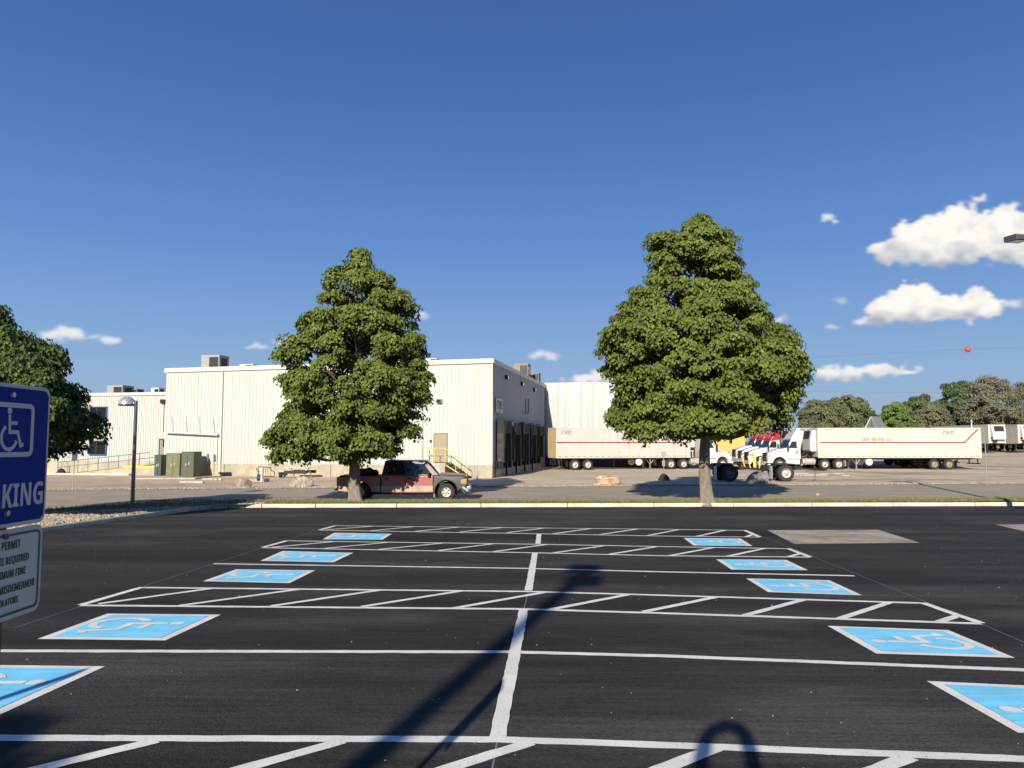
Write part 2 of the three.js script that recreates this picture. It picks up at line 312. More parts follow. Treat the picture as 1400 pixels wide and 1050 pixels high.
{ // grit and paint flecks scattered on the new asphalt
  const n = 1300, im = new THREE.InstancedMesh(new THREE.TetrahedronGeometry(1, 0), std(white1, .9), n), m = M4(), q = new THREE.Quaternion(), e = new THREE.Euler(), c = new THREE.Color();
  for (let i = 0; i < n; i++) { const z = -4 - 27 * Math.pow(rnd(), 1.3), x = rr(-12, 20), s = rr(.003, .008) * (rnd() < .08 ? 1.8 : 1); e.set(rr(0, 6), rr(0, 6), rr(0, 6)); m.compose(V(x, lotY(z) + s * .4, z), q.setFromEuler(e), V(s, s, s)); im.setMatrixAt(i, m); const t = rr(.3, 1); im.setColorAt(i, c.setRGB(.6 * t, .56 * t, .5 * t)); }
  im.name = 'grit'; im.userData = { kind: 'stuff', label: 'pale grit scattered over the new asphalt', category: 'grit' }; put(im);
}
const scuff = std(C(.085, .075, .065), .92);
for (let i = 0; i < 46; i++) { const x = rr(-11, 16), z = rr(-30, -5), a = rr(-.5, .5) + (rnd() < .3 ? 1.2 : 0), L = rr(.3, 1.6), bend = rr(-.15, .15); mesh('scuff_mark', ribbon([0, .33, .66, 1].map((t) => [x + Math.cos(a) * L * t + bend * t * t, z + Math.sin(a) * L * t]), rr(.006, .016), lotP, .003), scuff, lot); }
const paintTex = makeTex(1024, (u, v, i, j) => { const g = vnoise(u * 256, v * 256, 71, 256), w = fbm(u * 12, v * 12, 4, 73, 12), k = (g > .86 ? .5 : 1) * (.86 + .14 * g) * (.92 + .3 * (w - .5)); return [.90 * k, .88 * k, .80 * k]; }, true, 1 / 2.5);
const paint = std(white1, .85, { map: paintTex });
const blueTex = makeTex(1024, (u, v) => { const g = vnoise(u * 200, v * 200, 81, 200), st = fbm(u * 3, v * 60, 4, 83, 60), w = fbm(u * 9, v * 9, 4, 84, 9), k = (g > .93 ? .6 : 1) * (.78 + .34 * st) * (.85 + .3 * w); return [.21 * k, .69 * k, .97 * k]; }, true, 1 / 3);
const bluePaint = std(white1, .85, { map: blueTex });
const LW = .115;
function line(name, pxs, w, lift, ext = [0, 0]) {
  const P = pxs.map(([a, b]) => onLot(a, b)); const n = P.length;
  if (ext[0]) P[0].add(P[0].clone().sub(P[1]).normalize().multiplyScalar(ext[0])); if (ext[1]) P[n - 1].add(P[n - 1].clone().sub(P[n - 2]).normalize().multiplyScalar(ext[1]));
  return mesh(name, ribbon(P, w, lotP, lift, 0, .006), paint, lot);
}
line('bay_line', [[0, 1009.5], [680, 1011.5], [900, 1019], [1400, 1038.5]], LW + .01, .005, [3, 2.5]);
line('bay_line', [[7, 890.4], [696, 891.8], [900, 897], [1400, 916.4]], LW, .005, [.3, .3]);
line('bay_line', [[110.7, 828], [711, 833], [900, 838.6], [1341, 853]], LW, .005);
line('bay_line', [[194.6, 803.6], [719.6, 809], [900, 814], [1261, 825]], LW, .005);
line('bay_line', [[292, 771], [725, 777.5], [900, 782], [1168, 787.5]], LW, .005);
line('bay_line', [[359, 749], [730, 756], [900, 760], [1107, 762]], LW, .005);
line('bay_line', [[393, 739.6], [734, 744.3], [900, 747.5], [1077, 750.4]], LW, .005);
line('bay_line', [[437, 725], [736, 730], [900, 733], [1038.6, 734.6]], LW, .005);
line('bay_line', [[459, 719], [736, 722], [900, 723.6], [1018, 725.4]], LW, .005);
for (const s of [[[110.7, 828], [194.6, 803.6]], [[1261, 825], [1341, 853]], [[359, 749], [393, 739.6]], [[1077, 750.4], [1107, 762]], [[437, 725], [459, 719]], [[1018, 725.4], [1038.6, 734.6]]]) line('bay_end_line', s, LW * 1.05, .011);
for (const s of [[[680, 1010], [716, 834]], [[722.5, 808], [731.5, 756.5]], [[735.5, 743.8], [737, 730]]]) line('centre_line', s, .122, .009);
const hatch = [[[135, 826], [289, 805]], [[246, 828.5], [409, 806]], [[371, 829], [521, 807]], [[494.6, 830], [630, 808.5]], [[621, 832], [743, 810.5]], [[752, 834], [859, 813.3]], [[880, 837], [980, 816.5]], [[1018, 842], [1100, 820]], [[1148, 846.5], [1216, 824]], [[1284, 850.5], [1311, 842]],
  [[372, 748.5], [455, 741]], [[444.6, 750], [528.6, 742]], [[518, 751.5], [603.6, 743]], [[600, 753], [673, 744]], [[675, 754.5], [746, 745]], [[757, 756.2], [825, 746.6]], [[834, 758], [896, 748]], [[916, 760], [975, 749]], [[994.6, 761], [1044.6, 750.2]], [[1078.6, 761.5], [1094.6, 757]],
  [[446, 724.5], [509, 719.8]], [[507, 725.9], [566, 720.3]], [[568, 726.7], [627, 721]], [[628.6, 727.6], [687.5, 721.5]], [[693, 728.5], [746, 722]], [[757, 730], [807, 723]], [[821, 731], [870, 723.8]], [[886, 732.4], [927, 724.5]], [[953.6, 733.4], [991, 725.2]], [[1020, 734.3], [1030, 730.5]]];
for (const s of hatch) line('hatch_line', s, LW, .007);
for (const s of [[[61, 1050], [214, 1013]], [[339, 1050], [468, 1014]], [[618, 1050], [725, 1016]], [[911, 1050], [978.6, 1024]], [[1207, 1050], [1243, 1036]]]) line('hatch_line', s, LW + .015, .007, [.9, 0]);
line('bay_line', [[0, 1180], [680, 1184], [1400, 1218]], LW, .005, [2, 2]);
const chalk = std(C(.16, .17, .19), .9);
for (const s of [[[20, 858.5], [460, 716.5]], [[1341, 853], [1420, 887]], [[1341, 853], [1018, 724]], [[668, 1080], [680, 1013]], [[716, 834], [722.5, 808]]]) mesh('chalk_line', ribbon(s.map(([a, b]) => onLot(a, b)), .014, lotP, .0035), chalk, lot);
// accessible-bay symbols: white frame, blue field, wheelchair figure
function strokePath(pts, w, n) { return { pts, w }; }
function chairFigure(map, lift, yFn) {                              // unit square figure through map(u, v) -> {x, z}
  const gs = [], rib = (pts, w) => {
    const P = pts.map((p) => new THREE.Vector2(...p)), pos = [], idx = [];
    P.forEach((b, i) => { const a = P[Math.max(0, i - 1)], c = P[Math.min(P.length - 1, i + 1)], d0 = b.clone().sub(a), d1 = c.clone().sub(b); if (!i) d0.copy(d1); if (i === P.length - 1) d1.copy(d0); d0.normalize(); d1.normalize(); const n0 = new THREE.Vector2(-d0.y, d0.x), m = n0.clone().add(new THREE.Vector2(-d1.y, d1.x)).normalize(), s = 1 / Math.max(.4, m.dot(n0)); for (const k of [-1, 1]) { const q = map(b.x + m.x * k * w / 2 * s, b.y + m.y * k * w / 2 * s); pos.push(...q); } if (i) idx.push(2 * i - 2, 2 * i - 1, 2 * i, 2 * i - 1, 2 * i + 1, 2 * i); });
    const g = new THREE.BufferGeometry(); g.setAttribute('position', new THREE.Float32BufferAttribute(pos, 3)); g.setIndex(idx); g.computeVertexNormals(); gs.push(plainGeo(g));
  };
  const disc = (cx, cy, r) => { const pos = [...map(cx, cy)], idx = []; for (let i = 0; i <= 20; i++) { pos.push(...map(cx + r * Math.cos(i / 20 * 2 * Math.PI), cy + r * Math.sin(i / 20 * 2 * Math.PI))); if (i) idx.push(0, i, i + 1); } const g = new THREE.BufferGeometry(); g.setAttribute('position', new THREE.Float32BufferAttribute(pos, 3)); g.setIndex(idx); g.computeVertexNormals(); gs.push(plainGeo(g)); };
  disc(.38, .885, .075);
  rib([[.385, .80], [.41, .42], [.69, .42], [.80, .12], [.90, .155]], .085);
  rib([[.445, .62], [.66, .62]], .075);
  const arc = []; for (let i = 0; i <= 22; i++) { const a = (118 + i / 22 * 226) * R; arc.push([.40 + .26 * Math.cos(a), .30 + .26 * Math.sin(a)]); } rib(arc, .085);
  return metreUV(mergeGeometries(gs));
}
function quadGeo(c, lift) { const pos = []; for (const p of c) pos.push(p.x, lotY(p.z) + lift, p.z); const g = new THREE.BufferGeometry(); g.setAttribute('position', new THREE.Float32BufferAttribute(pos, 3)); g.setAttribute('uv', new THREE.Float32BufferAttribute(c.flatMap((p) => [p.x, p.z]), 2)); g.setIndex([0, 2, 1, 0, 3, 2]); g.computeVertexNormals(); return g; }
function bayMark(c, side) {                                         // c: far-left, far-right, near-right, near-left
  const o = sub('accessible_marking', lot), bil = (s, t) => c[0].clone().lerp(c[1], s).lerp(c[3].clone().lerp(c[2], s), t);
  mesh('white_border', quadGeo(c, .0045), paint, o);
  const b = .075; mesh('blue_field', quadGeo([bil(b, b), bil(1 - b, b), bil(1 - b, 1 - b), bil(b, 1 - b)], .009), bluePaint, o);
  const map = (u, v) => { u = .5 + (u - .5) * .76; v = .5 + (v - .5) * .80; const p = side < 0 ? bil(v, u) : bil(1 - v, 1 - u); return [p.x, lotY(p.z) + .0135, p.z]; };
  mesh('wheelchair_figure', chairFigure(map), paint, o);
}
const LQ = (a) => a.map(([x, y]) => onLot(x, y));
bayMark(LQ([[457, 728.6], [535.7, 730], [523, 738], [441, 737.5]]), -1);
bayMark(LQ([[386, 753.6], [483, 756], [456, 769], [356, 767]]), -1);
bayMark(LQ([[323, 778.6], [431, 780], [396, 797.5], [277, 795]]), -1);
const L4 = LQ([[147, 839.3], [302, 840.7], [226, 876], [51, 874]]); bayMark(L4, -1);
const L5r = onLot(143.5, 911.5); bayMark(L4.map((p) => p.clone().sub(L4[1]).add(L5r)), -1);
bayMark(LQ([[934.6, 735.7], [1012.5, 736.4], [1028.6, 746.6], [948, 746]]), 1);
bayMark(LQ([[979, 765], [1075, 765.7], [1104.6, 779.8], [1000, 779]]), 1);
bayMark(LQ([[1020, 791], [1134, 793.6], [1178.6, 814.2], [1050, 809.8]]), 1);
const R4 = LQ([[1131.4, 856], [1296.4, 861.8], [1388, 900], [1198, 894]]); bayMark(R4, 1);
const R5l = onLot(1267, 931.6); bayMark(R4.map((p) => p.clone().sub(R4[0]).add(R5l)), 1);
// concrete pads let into the asphalt
const padMat = std(white1, .95, { map: mottle([.34, .30, .23], .5, 3, 51, { grain: .3 }), bumpMap: grainBump, bumpScale: .004 });
mesh('concrete_pad', quadGeo(LQ([[1049, 725], [1201, 724.6], [1258, 742.6], [1086, 743.8]]), .006), padMat, lot);
mesh('concrete_pad', quadGeo(LQ([[1360, 717.3], [1470, 717], [1560, 727], [1402, 727]]), .006), padMat, lot);

// ---------------------------------------------------------------- kerb, sidewalk, verge, gravel island
const kerb = structGroup('kerb');
{
  const prof = [[0, -.2], [.0, .115], [.03, .15], [.16, .15], [.16, -.2]];
  const seg = (b, a) => { // a, b on the face line; called right to left; the kerb lies behind its face
    const d = b.clone().sub(a), L = Math.hypot(d.x, d.z) - .035, m = new MB().extr(prof, L, 0, .018);
    const o = m.build('kerb_stone', mat.kerb, kerb); o.position.copy(a); o.rotation.y = Math.atan2(d.x, d.z); o.rotation.order = 'YXZ'; o.rotation.x = -Math.atan2(d.y, Math.hypot(d.x, d.z)); return o;
  };
  const at = (x) => V(x, lotY(kerbZ(x)), kerbZ(x));
  const isl = (z) => V(islandX(z), lotY(z), z);
  for (let k = 0, x = 62; x > -10; k++) { const n = x - rr(3.3, 3.7); seg(at(x), at(Math.max(n, -10.4))); x = n; }
  const arc = []; for (let i = 0; i <= 5; i++) { const a = i / 5 * Math.PI / 2, r = 2.1; arc.push(V(-10.4 - r * Math.sin(a), 0, kerbZ(-10.4) + r * (1 - Math.cos(a)))); } arc.forEach((p) => { p.y = lotY(p.z); });
  for (let i = 0; i < 5; i++) seg(arc[i], arc[i + 1]);
  for (let z = arc[5].z; z < -6; z += 3.5) seg(z === arc[5].z ? arc[5] : isl(z), isl(z + 3.5));
}
const islandY = (x, z) => lotY(z) + .14;
{
  const zc = kerbZ(-10.4) + 2.1, edge = []; for (let z = -5; z > zc; z -= 2) edge.push([islandX(z) - .15, z]);
  edge.push([-12.62, zc]); for (let i = 1; i <= 5; i++) { const a = (1 - i / 5) * Math.PI / 2; edge.push([-10.4 - 2.1 * Math.sin(a), kerbZ(-10.4) + 2.1 * (1 - Math.cos(a)) - .12]); }
  const back = [[-10.4, -33.2], [-13.2, -30.3], [-16.3, -26.9], [-22, -23], [-60, -10], [-60, -5]];
  const gravel = mesh('gravel_bed', (() => { const s = new THREE.Shape([...edge, ...back].map(([x, z]) => new THREE.Vector2(x, -z))); const g = new THREE.ShapeGeometry(s); g.rotateX(-Math.PI / 2); const p = g.attributes.position, u = g.attributes.uv; for (let i = 0; i < p.count; i++) { p.setY(i, islandY(p.getX(i), p.getZ(i)) - .01); u.setXY(i, p.getX(i), p.getZ(i)); } g.computeVertexNormals(); return g; })(), std(white1, .97, { map: mottle([.20, .165, .12], .3, 1.5, 55, { grain: .6 }) }));
  struct(gravel);
  const n = 25000, im = new THREE.InstancedMesh(new THREE.IcosahedronGeometry(1, 0), std(white1, .95), n), m = M4(), q = new THREE.Quaternion(), e = new THREE.Euler(), c = new THREE.Color();
  const inside = (x, z) => { const P = [...edge, ...back]; let r = false; for (let i = 0, j = P.length - 1; i < P.length; j = i++) if ((P[i][1] > z) !== (P[j][1] > z) && x < (P[j][0] - P[i][0]) * (z - P[i][1]) / (P[j][1] - P[i][1]) + P[i][0]) r = !r; return r; };
  for (let i = 0; i < n;) {
    const x = rr(-21, -10.4), z = rr(-33.4, -15); if (!inside(x, z)) continue;
    const s = rr(.028, .062); e.set(rr(0, 6), rr(0, 6), rr(0, 6)); m.compose(V(x, islandY(x, z) + s * .15, z), q.setFromEuler(e), V(s * rr(.8, 1.4), s * rr(.55, .8), s)); im.setMatrixAt(i, m);
    const t = rr(.45, 1.25), w = rr(-.04, .05); im.setColorAt(i, c.setRGB((.40 + w) * t, .345 * t, (.26 - w) * t)); i++;
  }
  im.name = 'gravel'; im.userData = { kind: 'stuff', label: 'tan landscaping gravel filling the island beside the lot', category: 'gravel' }; put(im);
}
const vergeTex = makeTex(512, (u, v) => { const n = fbm(u * 10, v * 10, 4, 57, 10), g = fbm(u * 90, v * 90, 2, 58, 90), k = .5 + g, d = sstep(.5, .7, n) * .5; return [mix(.10, .24, d) * k, mix(.115, .19, d) * k, mix(.04, .11, d) * k]; }, true, 1 / 2.5);
const vergeMat = std(white1, .97, { map: vergeTex });
const vergeNear = [[-60, -10.2], [-22, -23.1], [-16.3, -27], [-13.2, -30.4], [-10.4, -33.2 + .85], [62, kerbZ(62) - .15]];
vergeNear[4] = [-10.4, kerbZ(-10.4) - .15];
struct(sheet('verge', [...vergeNear, [62, -36.9], [24, -35.3], [0, -34.35], [-12, -34.05], [-15.6, -32.75], [-18, -29.75], [-22, -27.1], [-60, -18.6]], (x, z) => .03, vergeMat));
{ // grass blades on the verge
  const tuft = []; for (let i = 0; i < 6; i++) { const a = i * 1.05 + .3, r = .02, h = .07 + .05 * h2(i, 3), w = .006, lean = .05 * h2(i, 9), cx = Math.cos(a), cz = Math.sin(a); tuft.push(cx * r - cz * w, 0, cz * r + cx * w, cx * r + cz * w, 0, cz * r - cx * w, cx * (r + lean), h, cz * (r + lean)); }
  const g = new THREE.BufferGeometry(); g.setAttribute('position', new THREE.Float32BufferAttribute(tuft, 3)); g.computeVertexNormals();
  const n = 26000, im = new THREE.InstancedMesh(g, std(white1, .9), n), m = M4(), q = new THREE.Quaternion(), c = new THREE.Color();
  for (let i = 0; i < n;) {
    let x = rr(-24, 32), z; if (x > -10.4) { const z0 = kerbZ(x) - .2, z1 = mix(-34.2, -35.35, clamp(x / 26)); z = mix(z0, z1, rnd()); }
    else { z = rr(-34.6, -22); const nearZ = x < -16.3 ? mix(-27, -23.1, (-16.3 - x) / 5.7) : x < -13.2 ? mix(-30.4, -27, (-13.2 - x) / 3.1) : mix(-33.2, -30.4, (-10.4 - x) / 2.8), farZ = x < -18 ? mix(-29.7, -27.1, (-18 - x) / 4) : x < -15.6 ? mix(-32.7, -29.7, (-15.6 - x) / 2.4) : -34.5; if (z > nearZ - .1 || z < farZ + .05) continue; }
    if (fbm(x * .9, z * .9, 3, 59) < .36) { if (rnd() < .6) continue; }
    const s = rr(.6, 1.25); q.setFromAxisAngle(V(0, 1, 0), rr(0, 6.28)); m.compose(V(x, .028, z), q, V(s, s * rr(.6, 1.3), s)); im.setMatrixAt(i, m);
    const t = rr(.7, 1.2), dry = rnd() < .18 ? 1 : 0; im.setColorAt(i, c.setRGB((dry ? .32 : .16) * t, (dry ? .27 : .19) * t, (dry ? .13 : .065) * t)); i++;
  }
  im.name = 'grass'; im.userData = { kind: 'stuff', label: 'short green grass on the verge between kerb and road', category: 'grass' }; put(im);
}
struct(sheet('sidewalk', [[-9, -2.9], [9, -2.9], [9, 9], [-9, 9]], () => lotY(-2.9) + .15, mat.concrete));
{ const w = structGroup('sidewalk_kerb'); for (let x = -9; x < 9; x += 3) new MB().span(x + .01, x + 2.99, lotY(-3) - .1, lotY(-2.9) + .148, -3.02, -2.905).build('kerb_stone', mat.kerb, w); }

const boards = [];
// ---------------------------------------------------------------- buildings
const bTurn = -11 * R, bPos = V(-1.5, 0, -57);
const bLocal = M4().makeRotationY(bTurn).setPosition(bPos), bInv = bLocal.clone().invert();
function onFace(px, py, axis, val) {                               // pixel -> point on a building face (local x = val or z = val)
  const o = camera.position.clone().applyMatrix4(bInv), d = ray(px, py).transformDirection(bInv), t = (val - o[axis]) / d[axis];
  return o.add(d.multiplyScalar(t));
}
function panelGeo(w, ribs, depth = .035, rw = .05) {                // one upright ribbed sheet, w wide and 1 m tall, face towards +z
  const pts = [[0, 0]], pitch = w / ribs;
  for (let i = 0; i < ribs; i++) { const c = (i + .5) * pitch; pts.push([c - rw, 0], [c - rw * .55, depth], [c + rw * .55, depth], [c + rw, 0]); }
  pts.push([w - .004, 0], [w - .004, -.04], [0, -.04]);
  const g = new THREE.ExtrudeGeometry(new THREE.Shape(pts.map((p) => new THREE.Vector2(p[0], -p[1]))), { depth: 1, bevelEnabled: false });
  g.rotateX(-Math.PI / 2); const q = plainGeo(g); metreUV(q); return q;
}
function panelRun(parent, geo, w, x0, n, y0, hFn, z, turn, mats) {   // n sheets from x0 along the wall direction
  for (let i = 0; i < n; i++) { const x = x0 + i * w, y1 = hFn(x + w / 2), o = mesh('wall_panel', geo, mats[h2(i, n, 5) < .3 ? 1 : 0], parent); o.position.set(turn ? z : x, y0, turn ? -x : z); if (turn) o.rotation.y = Math.PI / 2; o.scale.y = y1 - y0; }
}
const sheet3 = panelGeo(.9, 3), sheet4 = panelGeo(.9, 4, .045, .06);
function wallLamp(parent, p, axis, m = mat.blackMetal) { const o = sub('wall_lamp', parent, p.x, p.y, p.z, axis === 'x' ? Math.PI / 2 : 0); new MB().rbox(.42, .34, .2, .03, 0, 0, .14).build('housing', m, o); new MB().box(.34, .24, .02, 0, -.02, .25).build('lens', mat.glass, o); }
const BW = 27.0, BH = (x) => 8.78 + .24 * x / BW;
{
  const b = thing('warehouse_building', 'large white ribbed metal warehouse with five dark loading docks on its shaded side', 'building', bPos, bTurn);
  new MB().extr([[-BW + .1, -.4], [-.1, -.4], [-.1, BH(0) - .12], [-BW + .1, BH(-BW) - .12]], 44, 0, -44.1).build('core', mat.trimWhite, b);
  new MB().span(-BW - .02, .06, -.4, .92, -.08, .05).build('foundation', mat.foundation, b);
  new MB().span(-.02, .05, -.4, .92, -26.4, -.081).build('foundation', mat.foundation, b);
  panelRun(b, sheet3, .9, -BW, 30, .925, BH, 0, false, [mat.whitePanel, mat.whitePanelB]);
  panelRun(b, sheet3, .9, .06, 29, .925, () => BH(0), 0, true, [mat.whitePanel, mat.whitePanelB]);
  const cap = new MB(); cap.extr([[-BW - .12, BH(-BW) - .28], [.1, BH(0) - .28], [.1, BH(0) + .06], [-BW - .12, BH(-BW) + .06]], .16, 0, -.02); cap.build('roof_fascia', mat.trimWhite, b);
  new MB().span(.055, .16, BH(0) - .28, BH(0) + .06, -26.4, -.03).build('roof_fascia', mat.trimWhite, b);
  new MB().span(.0, .075, .92, BH(0) - .29, -.06, .055).build('corner_trim', mat.trimWhite, b);
  // downpipes
  for (const px of [301.5, 577]) { const p = onFace(px, 640, 'z', 0); new MB().span(p.x - .06, p.x + .06, .25, BH(p.x) - .3, .05, .15).box(.12, .1, .25, p.x, .22, .19).build('downpipe', px < 400 ? mat.trimWhite : mat.steel, b); }
  for (const px of [304, 449]) { const p = onFace(px, 648, 'z', 0); new MB().box(.03, .9, .02, p.x + .2, .45, .056).build('control_joint', mat.blackMetal, b); }
  // door, landing and stairs
  const d0 = onFace(594, 632, 'z', 0), d1 = onFace(611, 593, 'z', 0);
  const door = sub('door', b); new MB().span(d0.x, d1.x, d0.y, d1.y, .045, .075).build('leaf', mat.tan, door);
  new MB().span(d0.x - .06, d0.x, d0.y, d1.y + .06, .04, .1).span(d1.x, d1.x + .06, d0.y, d1.y + .06, .04, .1).span(d0.x, d1.x, d1.y, d1.y + .06, .04, .1).build('frame', std(C(.22, .19, .13), .6), door);
  new MB().box(.1, .03, .05, d1.x - .12, d0.y + 1, .1).build('handle', mat.steel, door);
  const st = sub('entry_stairs', b), X0 = d0.x - .45, X1 = d1.x + .25;
  new MB().span(X0, X1, -.2, d0.y - .02, .08, 1.35).build('landing', mat.foundation, st);
  const nS = 6, run = .27; for (let i = 0; i < nS; i++) new MB().box(run + .04, .07, 1.2, X1 + .14 + i * run, d0.y - .1 - (i + .3) * (d0.y - .1) / nS, .7).build('step', std(C(.07, .065, .06), .8), st);
  const y0 = d0.y, Xe = X1 + nS * run, rail = new MB(), rl = 1.3, br = (a, c) => rail.bar(V(...a), V(...c), .028, .028, 6);
  for (const h of [1.05, .55]) { br([X0, y0 + h, rl], [X1, y0 + h, rl]); br([X1, y0 + h, rl], [Xe, h * .98, rl]); br([X0, y0 + h, rl], [X0, y0 + h, .1]); }
  for (const x of [X0, (X0 + X1) / 2, X1]) br([x, y0 - .1, rl], [x, y0 + 1.05, rl]); br([X1 + .8, y0 * .5 - .05, rl], [X1 + .8, y0 * .5 + 1.0, rl]); br([Xe, -.05, rl], [Xe, 1.03, rl]);
  rail.bar(V(X1, y0 - .15, rl - .03), V(Xe, .02, rl - .03), .05, .05, 6); rail.build('railing', std(C(.62, .50, .16), .6), st);
  wallLamp(b, onFace(601, 548, 'z', .05), 'z', mat.steel);
  const jb = onFace(589, 603, 'z', .05); new MB().box(.14, .16, .1, jb.x, jb.y, .09).build('switch_box', mat.black, b);
  // dock side: lamps, notice board, bent pipes
  for (const [px, py] of [[691, 516], [712, 525], [729, 533]]) { const p = onFace(px, py, 'x', .05); wallLamp(b, p, 'x'); }
  const s0 = onFace(678, 544, 'x', .1), s1 = onFace(686.8, 565, 'x', .1); const nb = sub('notice_board', b);
  new MB().span(.1, .13, s1.y, s0.y, s1.z, s0.z).build('board', mat.trimWhite, nb);
  const hb = s0.y - s1.y, wb = s0.z - s1.z;
  nb.userData.w = undefined; delete nb.userData.w;
  boards.push([nb, s0, wb, hb]);
  for (const px of [718, 722]) { const p = onFace(px, 545, 'x', .1), q = onFace(px, 558, 'x', .1); new MB().tube([V(.16, p.y, p.z), V(.16, q.y, q.z), V(.18, q.y - .35, q.z + .3), V(.22, q.y - .55, q.z + .9), V(.3, q.y - .5, q.z + 1.5)], .04, 6).build('vent_pipe', mat.blackMetal, b); }
  // five docks
  const seal = std(white1, .95, { map: mottle([.028, .027, .027], .5, 2, 71, { grain: .3 }) }), sealWorn = std(white1, .95, { map: mottle([.05, .047, .044], .55, 2, 72, { grain: .3 }) });
  for (let i = 0; i < 5; i++) {
    const z = -1.2 - i * 4.15 - 1.6, k = sub('dock_bay', b, .06, 0, z, Math.PI / 2);          // local x runs along the wall, +z out of it
    new MB().span(-1.25, 1.25, 1.2, 3.3, .0, .03).build('door_panel', std(C(.015, .015, .016), .8), k);
    new MB().rbox(3.3, .95 + .12 * h2(i, 4), .62, .05, 0, 3.78, .35, -.06).warp((v) => { v.y += .05 * Math.sin(v.x * 1.9 + i * 2) + .05 * (vnoise(v.x * 2 + i * 7, v.z * 3, 3) - .5); v.z += .06 * Math.sin(v.x * 2.3 + i); }).build('header_pad', i % 2 ? sealWorn : seal, k);
    for (const s of [-1, 1]) new MB().rbox(.48, 2.15, .6, .05, s * 1.4, 2.25, .33).build('side_pad', h2(i, s) < .5 ? seal : sealWorn, k);
    for (const s of [-1, 1]) new MB().rbox(.42, .75, .3, .03, s * 1.3, .98, .18).build('bumper', mat.rubber, k);
    new MB().span(-1.0, 1.0, 1.05, 1.17, .0, .22).build('leveller_lip', mat.blackMetal, k);
    new MB().tube([V(-1.62, 4.3, .3), V(-1.68, 4.32, .75), V(-1.66, 3.4, .72), V(-1.62, 2.2, .68)], .035, 5).build('hook_cable', mat.black, k);
    new MB().span(-1.95, -1.85, -.1, 1.2, .0, .12).build('guard_post', mat.blackMetal, k);
  }
  // wall brackets and rods of a lost awning at the far end of the front
  const fr = sub('awning_bracket', b), a0 = onFace(226, 591, 'z', .3), a1 = onFace(297, 594.5, 'z', .3);
  new MB().bar(V(a0.x, a0.y, .35), V(a1.x, a1.y, .35), .07, .07, 6).bar(V(a1.x, a1.y, .05), V(a1.x, a1.y, .42), .08, .08, 6).build('beam', mat.trimWhite, fr);
  for (const px of [234, 253.5, 271, 291]) { const p = onFace(px, 568, 'z', .08), q = onFace(px, 592, 'z', .3); new MB().bar(V(p.x, p.y, .04), V(q.x, q.y, .3), .022, .022, 5).build('rod', mat.steel, fr); }
  const pp = onFace(297, 600, 'z', .08); new MB().span(pp.x - .03, pp.x + .03, .9, pp.y, .05, .1).build('conduit', mat.trimWhite, b);
  const mp = onFace(281.5, 624, 'z', .1), mt = sub('electric_meter', b); new MB().rbox(.42, .65, .22, .03, mp.x, mp.y - .1, .16).build('cabinet', std(C(.4, .4, .38), .5), mt); new MB().tube([V(mp.x, mp.y - .4, .16), V(mp.x, mp.y - .95, .18), V(mp.x - .4, mp.y - 1.4, .25), V(mp.x - 1.0, mp.y - 1.75, .5)], .035, 6).build('conduit', mat.steel, mt);
}
